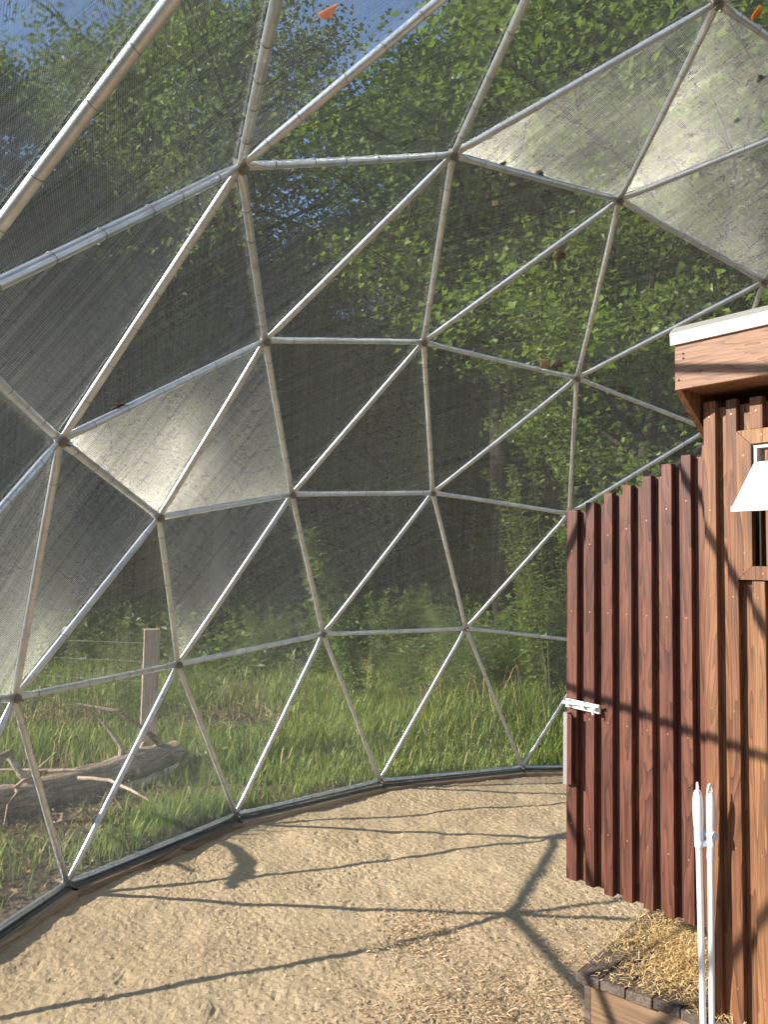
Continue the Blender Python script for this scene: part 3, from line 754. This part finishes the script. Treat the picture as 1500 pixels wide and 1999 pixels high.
# ------------------------------------------------------------------ VEGETATION
def leaf_quads(P, Nrm, size, g, aspect=.62, fold=.18, dirs=None):
    """rhombic leaves, two triangles each"""
    n = len(P); size = np.broadcast_to(size, (n,))[:, None]
    Nrm = Nrm / np.linalg.norm(Nrm, axis=1)[:, None]
    t = g.normal(size=(n, 3)) if dirs is None else dirs
    t = t - Nrm * np.sum(t * Nrm, 1)[:, None]; t /= np.linalg.norm(t, axis=1)[:, None] + 1e-9
    b = np.cross(Nrm, t); w = size * aspect / 2
    V = np.stack([P, P + t * size * .45 + b * w + Nrm * size * fold, P + t * size, P + t * size * .45 - b * w + Nrm * size * fold], 1).reshape(-1, 3)
    i = np.arange(n)[:, None] * 4
    return V, np.concatenate([i + np.array([[0, 1, 2]]), i + np.array([[0, 2, 3]])])

def lobed(P, Nrm, size, g):
    """broad lobed leaves, 4 triangles as two crossed-over rhombs"""
    n = len(P); sz = np.broadcast_to(size, (n,))[:, None]
    Nrm = Nrm / np.linalg.norm(Nrm, axis=1)[:, None]
    t = g.normal(size=(n, 3)); t = t - Nrm * np.sum(t * Nrm, 1)[:, None]; t /= np.linalg.norm(t, axis=1)[:, None] + 1e-9
    b = np.cross(Nrm, t)
    V = np.stack([P, P + t * sz * .35 + b * sz * .5 + Nrm * sz * .12, P + t * sz * .62 + b * sz * .2, P + t * sz, P + t * sz * .62 - b * sz * .2, P + t * sz * .35 - b * sz * .5 + Nrm * sz * .12], 1).reshape(-1, 3)
    i = np.arange(n)[:, None] * 6
    return V, np.concatenate([i + np.array([[0, 1, 2]]), i + np.array([[0, 2, 3]]), i + np.array([[0, 3, 4]]), i + np.array([[0, 4, 5]])])

def tree_data(seed, H, base, spread, nlimb, per, lsize, lobes=False, rt_=.2, gap=1.0):
    """trunk mesh and crown arrays for one kind of tree, foot at the origin"""
    g = np.random.default_rng(seed); rd = random.Random(seed)
    mb = MB(); tips = []
    lean = Vector((rd.uniform(-.04, .04), rd.uniform(-.04, .04), 1)); trunk = []
    for k in range(9):
        z = H * .96 * k / 8
        trunk.append(Vector((lean.x * z + rd.uniform(-.08, .08) * k * .4, lean.y * z + rd.uniform(-.08, .08) * k * .4, z - .15)))
    mb.tube(trunk, [rt_ * (1.25 if k == 0 else 1) * (1 - .9 * k / 8) + .015 for k in range(9)], 9, 0)
    def at_h(z):
        f = z / (H * .96) * 8; i = min(7, int(f)); return trunk[i].lerp(trunk[i + 1], f - i)
    for k in range(nlimb):
        fz = base + (H - base) * ((k + rd.random()) / nlimb) ** .9 * .97
        o = at_h(min(fz, H * .95)); az = k * 2.4 + rd.uniform(-.5, .5)
        prof = math.sin(math.pi * min(1, max(0.05, (fz - base * .6) / (H - base * .6))) ** .8) * .85 + .18
        ln = spread * prof * rd.uniform(.75, 1.15)
        el = R(rd.uniform(5, 40)); d = Vector((math.cos(az) * math.cos(el), math.sin(az) * math.cos(el), math.sin(el)))
        p = o.copy(); path = [p.copy()]; nseg = 4
        for s_ in range(nseg):
            d = (d + Vector((rd.uniform(-.25, .25), rd.uniform(-.25, .25), rd.uniform(-.12, .16)))).normalized(); p = p + d * ln / nseg; path.append(p.copy())
            if s_ >= 1:
                for _ in range(3):
                    dd = (d + Vector((rd.uniform(-1, 1), rd.uniform(-1, 1), rd.uniform(-.5, .7)))).normalized()
                    q = p + dd * ln * rd.uniform(.15, .33); mb.tube([p, (p + q) / 2 + Vector((0, 0, .05)), q], [.02, .012, .005], 4, 0, False); tips.append((q, dd)); tips.append(((p + q) / 2, dd))
        tips.append((p, d))
        r0_ = rt_ * .42 * (1 - fz / H * .6)
        mb.tube(path, [r0_ * (1 - .8 * i / nseg) + .008 for i in range(nseg + 1)], 5, 0, False)
    Ps, Ns = [], []
    for (q, dd) in tips:
        n = int(per * rd.uniform(.5, 1.5) * gap)
        sg = rd.uniform(.22, .42) * (spread / 3.4)
        o = g.normal(size=(n, 3)) * np.array([sg, sg, sg * .55])
        Ps.append(np.array(q) + o); nn = g.normal(size=(n, 3)) * .55 + np.array([0, 0, .9]); Ns.append(nn)
    P = np.concatenate(Ps); N = np.concatenate(Ns); sz = lsize * g.uniform(.6, 1.25, len(P))
    V, F = (lobed if lobes else leaf_quads)(P, N, sz, g)
    return mb.mesh('trunk', M['bark']), V, F

kinds = {}
def kind(key, mat, *a, **k):
    tm, V, F = tree_data(*a, **k); kinds[key] = (tm, np_mesh('crown', V, F, M[mat]))
kind('tall', 'crown', 11, 17, 5.5, 4.2, 44, 54, .15)
kind('oak', 'crown2', 12, 15, 4.6, 4.4, 42, 54, .15)
kind('low', 'crown', 22, 10, .4, 4.4, 46, 46, .15)
kind('airy', 'crown', 21, 16, 5.5, 4.0, 34, 44, .13, gap=.55)
kind('maple', 'crown3', 13, 13, 2.6, 4.0, 42, 50, .135, lobes=True)
kind('young', 'crown', 14, 8, .5, 2.6, 26, 44, .12)
kind('poplar', 'crown3', 15, 16, 4.6, 3.6, 44, 50, .13, lobes=True, gap=.85)
ntree = 0
def tree(k, x, y, rz, s, label, grp=None, mat=None, cat='tree'):
    root = empty({'tall': 'forest_tree', 'oak': 'oak_tree', 'maple': 'maple_tree', 'young': 'young_tree', 'poplar': 'poplar_tree'}.get(k, 'airy_tree'), (x, y, float(ground_z(np.array([x]), np.array([y]))[0])), rz)
    root.scale = (s, s, s); tag(root, label, cat, grp)
    tm, cm = kinds[k]; link('trunk', tm, root); link('crown', cm, root); return root

tree('maple', 9.6, -2.6, 0.3, 1.0, 'bright green broad leaved tree reaching over the roof corner at the right')
tree('poplar', 12.2, .3, 1.2, 1.08, 'tall tree with glossy leaves filling the middle right of the mesh')
tree('airy', 12.6, 5.9, 2.2, .95, 'tall tree whose crown lets blue sky through left of the centre')
tree('oak', 15.4, 7.6, 0.9, .95, 'full dark crowned tree at the upper left')
tree('oak', 9.0, -6.8, 3.9, .9, 'broad leaved tree standing behind the coop roof')
tree('young', 8.9, -1.2, 1.0, .9, 'small leafy tree low behind the gate panel')
tree('tall', 16.5, 12.6, 4.4, .82, 'lower round topped tree at the far upper left under the open sky')
FG = 'shaded trees standing close together in the forest behind the dome'
FLB = 'shaded forest tree standing among its neighbours behind the wire dome'
spots = [(13.8, -1.0, 'tall', .9), (16.0, 2.4, 'airy', .68), (18.2, 9.6, 'tall', .78), (13.6, -5.0, 'oak', 1.0), (17.5, 0.6, 'oak', 1.0), (18.6, 4.8, 'airy', .7), (18.2, -4.0, 'tall', 1.0), (17.2, -8.2, 'oak', 1.0),
         (22.5, 2.4, 'oak', .6), (23.4, -2.6, 'tall', 1.0), (22.0, 7.4, 'oak', .75), (24.5, -7.6, 'oak', 1.0), (21.0, 12.2, 'oak', .8), (27.0, 5.2, 'oak', .65), (28.5, -.2, 'oak', .9), (27.5, 10.4, 'oak', .95), (28.0, -11.0, 'oak', 1.0),
         (31.0, 14.5, 'oak', .9), (16.2, 6.4, 'low', .72), (15.8, 2.6, 'low', .66), (15.2, -1.2, 'low', .72), (16.0, -5.0, 'low', .8), (16.6, 10.2, 'low', .72), (19.6, 4.6, 'low', .8), (19.4, .6, 'low', .8), (19.8, 8.4, 'low', .8), (19.6, -3.4, 'low', .85), (18.2, 13.2, 'low', .75), (23.0, 4.8, 'low', .9), (23.0, .4, 'low', .9), (19.8, 8.8, 'young', 1.3), (20.6, 1.0, 'young', 1.4), (20.2, -6.4, 'young', 1.3), (11.6, -4.4, 'young', .9),
         (31.0, 9.0, 'low', 1.0), (31.5, 4.0, 'low', 1.0), (32, -1.0, 'low', 1.0), (31.5, -6.0, 'low', 1.0), (31.0, -11.5, 'low', 1.0), (26.5, 1.4, 'low', .9), (26.0, 7.6, 'low', .8), (26.2, -4.4, 'low', .9), (25.0, -9.6, 'low', .9), (30.0, 13.5, 'low', 1.0), (25.5, 13.0, 'low', .8), (31.0, 17.5, 'low', 1.0), (37.0, 18.0, 'low', 1.1), (38.0, 12.0, 'low', 1.1), (37, 6.4, 'low', 1.1), (37.5, 1.2, 'low', 1.1), (37, -4, 'low', 1.1), (20.6, 14.0, 'low', .7), (12.2, -8.6, 'maple', .9), (9.4, -10.4, 'oak', .95), (5.6, -11.0, 'tall', .9), (24.6, 15.2, 'oak', .9)]
KL = {'tall': ('tall narrow crowned forest tree standing deep behind the wire dome', 'tall narrow trees of the forest behind the dome'),
      'oak': ('wide crowned olive green forest tree standing behind the wire dome', 'wide crowned trees of the forest behind the dome'),
      'low': ('low dark tree leafy down to the ground, filling the shaded forest', 'low dark trees filling the forest behind the dome'),
      'airy': ('thin crowned tree letting blue sky show through its leaves', 'thin crowned trees in the middle of the forest'),
      'young': ('slender young tree under the taller crowns of the forest', 'young trees in the forest'),
      'maple': ('bright lobed leaf tree at the right edge behind the coop roof', None)}
for i, (x, y, k, s) in enumerate(spots): tree(k, x, y, i * 1.7, s, KL[k][0], KL[k][1])
SG = 'trees added left of the view to shade the woods'  # added beyond the left frame edge so their shadows darken the forest
for i, (x, y, k, s) in enumerate([(13.4, 15.6, 'oak', .62), (11.0, 14.6, 'oak', .8), (10.9, 17.2, 'low', .75), (13.0, 18.5, 'oak', 1.0), (16.5, 20.5, 'tall', 1.0), (20.5, 18.6, 'oak', 1.0), (12.0, 24.0, 'tall', 1.0), (17.5, 26.0, 'oak', 1.0), (24.5, 21.5, 'oak', 1.0), (28.5, 24.0, 'oak', 1.0), (22.5, 28.0, 'tall', 1.0), (32.0, 22.0, 'oak', 1.0), (13.2, 21.5, 'low', 1.0), (17.0, 16.8, 'low', .8), (21.5, 16.2, 'low', .9), (26, 17.5, 'low', 1.0)]):
    tree(k, x, y, i * 1.3, s, 'tree added left of the view to shade the forest', SG)

# grass stand behind the dome
def blades(n, xs, ys, hfun, dens, seed, w=.007, bend=.35):
    g = np.random.default_rng(seed)
    x = g.uniform(xs[0], xs[1], n * 3); y = g.uniform(ys[0], ys[1], n * 3)
    keep = (g.random(n * 3) < dens(x, y)) & (np.hypot(x, y) > 4.08); x, y = x[keep][:n], y[keep][:n]; n = len(x)
    h = hfun(x, y) * g.uniform(.35, 1.15, n); a_ = g.uniform(0, 2 * np.pi, n); bd = g.uniform(.1, bend * 2, n) * h
    z0 = ground_z(x, y) - .01
    B0 = np.stack([x, y, z0], 1); dr = np.stack([np.cos(a_), np.sin(a_), np.zeros(n)], 1); sd = np.stack([-np.sin(a_), np.cos(a_), np.zeros(n)], 1) * (w * g.uniform(.5, 1.5, n))[:, None]
    upv = np.array([[0, 0, 1.0]])
    p1 = B0 + dr * (bd * .2)[:, None] + upv * (h * .45)[:, None]
    p2 = B0 + dr * (bd * .6)[:, None] + upv * (h * .82)[:, None]
    p3 = B0 + dr * (bd * 1.15)[:, None] + upv * (h * .93)[:, None]
    V = np.stack([B0 - sd, B0 + sd, p1 + sd * .9, p1 - sd * .9, p2 + sd * .6, p2 - sd * .6, p3 + sd * .08, p3 - sd * .08], 1).reshape(-1, 3)
    i = np.arange(n)[:, None] * 8
    return V, np.concatenate([i + np.array([[0, 1, 2, 3]]), i + np.array([[3, 2, 4, 5]]), i + np.array([[5, 4, 6, 7]])])
def tallness(x, y):
    t = .24 + .44 * np.clip((3.6 - y) / 3.5, 0, 1) + .34 * vnoise(x, y, .9, 71) + .16 * vnoise(x, y, 2.3, 77)
    near = np.clip((np.hypot(x, y) - 4.0) / 1.2, .35, 1)
    return np.clip(t * near, .08, 1.1)
def cover(x, y):
    return np.clip(.15 + .85 * np.clip((4.4 - y) / 2.2, 0, 1) + .7 * vnoise(x, y, 1.1, 72), .05, 1) * np.clip((10.5 - x) / 1.5, .0, 1)
Vs, Fs, c_n = [], [], 0
for (n, xs, ys, sd_, w_) in ((52000, (3.2, 7.2), (-3.5, 5.6), 81, .0055), (26000, (6.5, 10.5), (-5, 7.5), 82, .008)):
    V, F = blades(n, xs, ys, tallness, cover, sd_, w_); Vs.append(V); Fs.append(F + c_n); c_n += len(V)
tag(link('tall_grass', np_mesh('tall_grass', np.concatenate(Vs), np.concatenate(Fs), M['grass'])), 'sunlit yellow green grass growing up to the dome sill', 'grass', kind='stuff')
V, F = blades(26000, (.5, 5.2), (2.6, 8.0), lambda x, y: .13 + .14 * vnoise(x, y, 1.2, 73) + .10 * np.clip(4.7 - np.hypot(x, y), 0, .6), lambda x, y: np.clip(.32 + 1.5 * vnoise(x, y, 1.6, 74) + .5 * np.clip(4.6 - np.hypot(x, y), 0, .5), .03, 1), 83, .004, .5)
V2, F2 = blades(2600, (3.4, 9.0), (-3, 6.5), lambda x, y: tallness(x, y) * 1.35, lambda x, y: np.clip(.35 + 1.3 * vnoise(x, y, .9, 75), .02, 1), 84, .0022, .25)
tag(link('dry_grass_stems', np_mesh('dry_grass_stems', V2, F2, M['hay'])), 'straw coloured dry stems standing in the green grass', 'grass', kind='stuff')
tag(link('low_grass', np_mesh('low_grass', V, F, M['grass'])), 'patchy low grass on bare soil around the fallen log', 'grass', kind='stuff')

# leafy ground cover under the grass and at the wood edge
def cover_leaves(n, xs, ys, hmax, dens, mat, name, label, seed, size=.035):
    g = np.random.default_rng(seed); x = g.uniform(*xs, n * 3); y = g.uniform(*ys, n * 3)
    k = (g.random(n * 3) < dens(x, y)) & (np.hypot(x, y) > 4.1); x, y = x[k][:n], y[k][:n]; n = len(x)
    z = ground_z(x, y) + g.random(n) ** 1.3 * hmax(x, y)
    N = g.normal(size=(n, 3)) * .6 + np.array([0, 0, .8]); V, F = leaf_quads(np.stack([x, y, z], 1), N, size * g.uniform(.5, 1.4, n), g, .5)
    tag(link(name, np_mesh(name, V, F, M[mat])), label, 'plants', kind='stuff')
cover_leaves(42000, (4.2, 10.5), (-4.5, 8.5), lambda x, y: .12 + .3 * np.clip(vnoise(x, y, .8, 91) + .3, 0, 1) + .5 * np.clip((x - 6.5) / 3, 0, 1) * np.clip(vnoise(x, y, .6, 95) + .5, 0, 1), lambda x, y: np.clip(.5 + 1.3 * vnoise(x, y, 1.0, 92), .1, 1), 'weed', 'ground_cover', 'leafy green undergrowth between the grass stems', 90)
cover_leaves(9000, (.5, 6), (3.4, 8), lambda x, y: .02 + 0 * x, lambda x, y: .7 + 0 * x, 'litter', 'leaf_litter', 'brown fallen leaves on the soil around the log', 93, .05)
cover_leaves(60000, (9.0, 24), (-12, 16), lambda x, y: .9 + 1.0 * vnoise(x, y, .5, 97), lambda x, y: np.clip(.5 + 1.2 * vnoise(x, y, .4, 98), .05, 1), 'crown', 'forest_undergrowth', 'dim leafy undergrowth on the forest floor', 94, .11)

# individual weeds and shrubs
def weed(name, label, cat, x, y, h, nst, lsize, per, mat, spread=.25, lean=(0, 0), top=None, aspect=.28, seed=0, droop=0., bare=.1, grp=None):
    g = np.random.default_rng(500 + seed); rd = random.Random(500 + seed)
    z0 = float(ground_z(np.array([x]), np.array([y]))[0])
    root = empty(name, (x, y, z0)); tag(root, label, cat, grp)
    mb = MB(); Ps, Ns, Ds = [], [], []; Tp = []
    for k in range(nst):
        a_ = rd.uniform(0, 6.28); sp = spread * rd.uniform(.3, 1); hh = h * rd.uniform(.7, 1.05)
        path = []
        for t in (0, .25, .5, .75, 1):
            path.append(Vector((lean[0] * t * t + math.cos(a_) * sp * t ** 1.3 + rd.uniform(-.012, .012), lean[1] * t * t + math.sin(a_) * sp * t ** 1.3 + rd.uniform(-.012, .012), hh * t - droop * t ** 3)))
        mb.tube(path, [.006, .005, .004, .003, .0015], 4, 0, False)
        n = int(per * hh); ts = bare + (1 - bare) * g.random(n) ** .85
        for t in ts:
            f = min(3.999, t * 4); i = int(f); q = path[i].lerp(path[i + 1], f - i)
            d = Vector((g.normal(), g.normal(), g.uniform(-.3, .9))).normalized()
            off = g.uniform(0, .10 if top is None else .10) * (1.25 - t) * (1 + spread)
            Ps.append(q + d * off); Ds.append(d); Ns.append(Vector((g.normal() * .5, g.normal() * .5, 1)))
        if top:
            for _ in range(top):
                t = rd.uniform(.72, 1.0); f = min(3.999, t * 4); i = int(f); q = path[i].lerp(path[i + 1], f - i)
                Tp.append(q + Vector((rd.gauss(0, 1), rd.gauss(0, 1), rd.gauss(0, 1))) * .035 * (1.25 - t) * 2)
    mb.build('stem', M['stem'], root)
    P = np.array(Ps); V, F = leaf_quads(P, np.array(Ns), lsize * g.uniform(.5, 1.3, len(P)), g, aspect, .06, np.array(Ds))
    tag(link('leaves', np_mesh('leaves', V, F, M[mat]), root), kind='stuff')
    if top:
        P = np.array(Tp); V, F = leaf_quads(P, g.normal(size=P.shape), .014 * g.uniform(.6, 1.5, len(P)), g, .6)
        tag(link('seed_head', np_mesh('seed_head', V, F, M['seed']), root), kind='stuff')
    return root
weed('goldenrod', 'tall drooping feathery weed rising alone before the dark forest', 'weed', 6.05, 2.72, 2.0, 3, .10, 420, 'feather', .05, (0.0, .6), 260, .26, 1, 0, .12)
weed('goldenrod', 'side plume of narrow leaves branching low beside the tall drooping weed', 'weed', 6.1, 2.55, 1.25, 2, .05, 200, 'feather', .2, (.05, -.1), 0, .2, 2, .25, .3)
weed('dog_fennel', 'wide feathery pale green bush standing in the grass right of the tall weed', 'bush', 5.9, 1.55, 1.25, 40, .08, 190, 'feather', .6, (0, 0), 0, .07, 3)
weed('dog_fennel', 'smaller feathery bush left of the wide pale one', 'bush', 6.0, 2.15, .95, 24, .075, 170, 'feather', .4, (0, 0), 0, .07, 4)
weed('leafy_shrub', 'dense leafy shrub close to the free edge of the gate panel', 'shrub', 5.6, .72, 1.65, 30, .055, 190, 'weed', .55, (0, 0), 0, .5, 5)
weed('leafy_shrub', 'low shrub of small leaves behind the grass beside the gate', 'shrub', 6.3, 1.05, 1.15, 24, .055, 160, 'crown3', .5, (0, 0), 0, .5, 6)
weed('sapling', 'thin sapling with sparse reddish tipped twigs above the shrub by the gate', 'sapling', 5.4, .70, 2.8, 10, .06, 85, 'crown2', .6, (0, .25), 0, .45, 7, 0, .45)
weed('sapling', 'thin arching sapling above the top edge of the gate panel', 'sapling', 5.6, .12, 3.0, 8, .06, 80, 'crown2', .5, (0, .2), 0, .45, 8, 0, .5)
weed('sapling', 'low bright leaved sapling between the post and the drooping weed', 'sapling', 6.6, 4.35, 1.15, 4, .09, 34, 'crown3', .3, (0, 0), 0, .7, 9, 0, .5)
weed('tall_weed', 'bushy seed topped weed left of the wooden post', 'weed', 5.0, 4.95, 1.15, 5, .035, 150, 'weed', .12, (0, 0), 130, .35, 10)
weed('tall_weed', 'slender weed at the far left beyond the log', 'weed', 5.2, 5.5, 1.2, 4, .035, 130, 'weed', .15, (0, 0), 110, .35, 11)
weed('tall_weed', 'leafy weed cluster directly behind the wooden post', 'weed', 5.3, 4.45, 1.0, 6, .04, 150, 'weed', .25, (0, 0), 60, .4, 12)
weed('tall_weed', 'tangled weed between the two slender weeds at the far left', 'weed', 4.8, 5.3, .85, 7, .04, 150, 'weed', .3, (0, 0), 60, .4, 13)
weed('tall_weed', 'young weed in front of the log near the dome sill', 'weed', 2.95, 3.55, .45, 3, .05, 60, 'weed', .12, (0, 0), 0, .35, 14)
weed('tall_weed', 'wiry weed at the left edge beyond the log', 'weed', 5.6, 6.1, 1.05, 7, .04, 170, 'weed', .28, (0, 0), 90, .38, 90)
weed('tall_weed', 'seed topped weed between the slender weeds and the post', 'weed', 5.9, 5.2, 1.05, 7, .04, 170, 'weed', .28, (0, 0), 90, .38, 91)
weed('tall_weed', 'leafy weed close behind the log left of the post', 'weed', 4.5, 4.75, 1.05, 7, .04, 170, 'weed', .28, (0, 0), 90, .38, 92)
WGR = 'green weeds scattered in the grass behind the dome'
g_ = random.Random(3)
for i in range(22):
    y = g_.uniform(-2.2, 4.6); x = g_.uniform(5.4, 8.8)
    weed('meadow_weed', 'green weed standing in the grass between dome and forest', 'weed', x, y, g_.uniform(.45, 1.0) * (1.1 if y < 2 else .8), g_.randint(4, 9), .05, 120, g_.choice(['weed', 'feather', 'weed', 'crown3']), g_.uniform(.15, .4), (0, 0), g_.choice([0, 0, 60]), g_.choice([.3, .12, .45]), 30 + i, grp=WGR)
for i in range(7):
    y = -1.2 + i * .95 + g_.uniform(-.2, .2); x = g_.uniform(8.6, 9.6)
    weed('understory_shrub', 'knee high shrub at the dark forest edge', 'shrub', x, y, g_.uniform(.9, 1.5), 16, .07, 110, g_.choice(['weed', 'crown3', 'crown']), .6, (0, 0), 0, .5, 60 + i, grp='shrubs along the forest edge')

# ------------------------------------------------------------------ wooden post with fence wires
pz = float(ground_z(np.array([3.65]), np.array([4.22]))[0])
root = empty('wooden_post', (3.62, 4.215, pz), R(20)); tag(root, 'square weathered timber post standing upright behind the log', 'post')
mb = MB(); mb.box((0, 0, .53), (Vector((.045, 0, 0)), Vector((0, .062, 0)), Vector((0, 0, .60))), 0, .004); mb.build('post', M['post'], root)
mb = MB()
for z in (.62, .78, .93):
    mb.tube([Vector((3.70, 4.15, z)), Vector((4.2, 5.6, z - .03)), Vector((4.6, 7.2, z + .01))], .0014, 4, 0, False)
tag(mb.build('fence_wire', M['tie']), 'three thin fence wires running left from the wooden post', 'wire')

# ------------------------------------------------------------------ fallen log with broken branches, second log, loose sticks
def gnarl(pts_, rad_, mat, name, parent, n=12, seed=0, amp=.12):
    rd = random.Random(seed); P = [Vector(p) for p in pts_]; out = []; rr = []
    for i in range(len(P) - 1):
        for k in range(5):
            t = k / 5; out.append(P[i].lerp(P[i + 1], t) + Vector((rd.gauss(0, 1), rd.gauss(0, 1), rd.gauss(0, 1))) * rad_[i] * .08); rr.append((rad_[i] * (1 - t) + rad_[i + 1] * t) * rd.uniform(1 - amp, 1 + amp))
    out.append(P[-1]); rr.append(rad_[-1])
    mb = MB(); mb.tube(out, rr, n, 0, True, True)
    for i, v in enumerate(mb.v):
        q = rd.uniform(-.05, .05); mb.v[i] = tuple(Vector(v) * 1 + Vector((0, 0, 1)) * q * rad_[0] * .5)
    return mb.build(name, mat, parent)
root = empty('fallen_log', (2.9, 4.45, -.1)); tag(root, 'thick grey brown fallen log with broken branches lying outside the dome', 'log')
def rl(p): return Vector(p) - Vector((2.9, 4.45, -.1))
o = gnarl([rl(p) for p in ((1.35, 5.7, -.02), (2.1, 5.15, -.03), (2.5, 4.82, -.02), (3.0, 4.41, .03), (3.35, 4.1, .09), (3.52, 3.94, .13))], [.13, .125, .115, .105, .10, .085], M['log'], 'trunk', root, 16, 1, .05)
for k, (ps, rs) in enumerate([
    (((3.42, 4.02, .17), (3.28, 4.10, .30), (3.22, 4.32, .47), (3.2, 4.63, .52)), (.03, .022, .017, .008)),
    (((3.12, 4.25, .09), (3.2, 4.28, .22), (3.2, 4.36, .32), (3.2, 4.47, .43)), (.025, .02, .014, .006)),
    (((2.72, 4.62, .04), (2.6, 4.72, .13), (2.6, 4.80, .24), (2.58, 4.92, .34)), (.035, .028, .02, .009)),
    (((2.35, 4.92, .0), (2.12, 4.70, .28), (1.876, 4.467, .468), (1.684, 4.365, .51), (1.442, 4.298, .532), (1.222, 4.278, .532), (1.09, 4.298, .532)), (.04, .022, .012, .016, .024, .026, .014)),
    (((2.12, 4.70, .28), (1.75, 4.55, .40), (1.46, 4.47, .43), (1.33, 4.32, .43)), (.016, .010, .013, .009)),
    (((2.3, 4.9, -.03), (2.28, 4.72, -.04), (2.3, 4.66, -.12), (2.3, 4.62, -.2)), (.03, .026, .022, .014)),
    (((2.9, 4.45, .0), (3.05, 4.2, -.08), (3.1, 4.1, -.1)), (.022, .018, .01))]):
    gnarl([rl(p) for p in ps], rs, M['log'], 'branch', root, 8, 10 + k, .12)
rd2 = random.Random(21)
for k in range(16):
    bx, by = rd2.uniform(2.0, 3.3), 0; by = 5.32 - (bx - 2.0) * .86 + rd2.uniform(-.35, .45)
    if math.hypot(bx, by) < 4.35: by += .4
    a_ = rd2.uniform(0, 6.28); L_ = rd2.uniform(.3, .8); r_0 = rd2.uniform(.008, .018); z_ = rd2.uniform(-.08, .16)
    d_ = Vector((math.cos(a_), math.sin(a_), rd2.uniform(-.1, .45))); p_ = Vector((bx, by, z_)); pp = [p_]
    for q in range(3):
        d_ = (d_ + Vector((rd2.uniform(-.4, .4), rd2.uniform(-.4, .4), rd2.uniform(-.25, .2)))).normalized(); pp.append(pp[-1] + d_ * L_ / 3)
    pp = [Vector((v.x, v.y, max(v.z, -.1))) for v in pp]
    if min(math.hypot(v.x, v.y) for v in pp) < 4.12: continue
    rb = empty('dead_stick', p_); tag(rb, 'thin dry stick in the tangle of branches around the log', 'stick', 'sticks tangled around the fallen log')
    gnarl([v - p_ for v in pp], [r_0, r_0 * .85, r_0 * .6, r_0 * .3], M['post'], 'stick_wood', rb, 6, 70 + k)
root = empty('fallen_branch', (3.15, 4.15, -.1)); tag(root, 'pale split branch lying below the right end of the log', 'branch')
o = gnarl([Vector(p) - Vector((3.15, 4.15, -.1)) for p in ((3.0, 4.38, -.10), (3.15, 4.12, -.05), (3.28, 3.98, .0), (3.34, 3.88, .07))], [.028, .04, .032, .012], M['post'], 'branch_wood', root, 8, 31)
root = empty('fallen_branch', (2.6, 4.55, -.1)); tag(root, 'thin broken branch lying left below the log near the sill', 'branch')
gnarl([Vector(p) - Vector((2.6, 4.55, -.1)) for p in ((2.45, 4.75, -.12), (2.62, 4.5, -.11), (2.8, 4.3, -.09))], [.014, .018, .012], M['post'], 'branch_wood', root, 7, 32)
Vs = MB(); rd = random.Random(9)
for k in range(150):
    x, y = rd.gauss(4.9, .5), rd.gauss(3.85, .42); z = float(ground_z(np.array([x]), np.array([y]))[0]) + rd.uniform(.02, .26)
    a_ = rd.uniform(0, 6.28); L = rd.uniform(.1, .35); d = Vector((math.cos(a_), math.sin(a_), rd.uniform(-.3, .3))) * L
    Vs.tube([Vector((x, y, z)), Vector((x, y, z)) + d * .5 + Vector((0, 0, rd.uniform(-.02, .04))), Vector((x, y, z)) + d], [.004, .003, .0015], 4, 0, False)
tag(Vs.build('brush_pile', M['twig']), 'brown heap of dry twigs in the grass right of the post', 'brush', kind='stuff')
Vs = MB()
for k in range(160):
    x, y = rd.uniform(1.2, 4.6), rd.uniform(3.2, 6.6)
    if math.hypot(x, y) < 4.15: continue
    z = float(ground_z(np.array([x]), np.array([y]))[0]) + .012; a_ = rd.uniform(0, 6.28); L = rd.uniform(.06, .4)
    d = Vector((math.cos(a_), math.sin(a_), rd.uniform(-.02, .12))) * L
    Vs.tube([Vector((x, y, z)), Vector((x, y, z)) + d * .5 + Vector((0, 0, .01)), Vector((x, y, z)) + d], [.005, .004, .002], 4, 0, False)
tag(Vs.build('fallen_twigs', M['twig']), 'dry twigs lying on the bare soil around the log', 'twigs', kind='stuff')
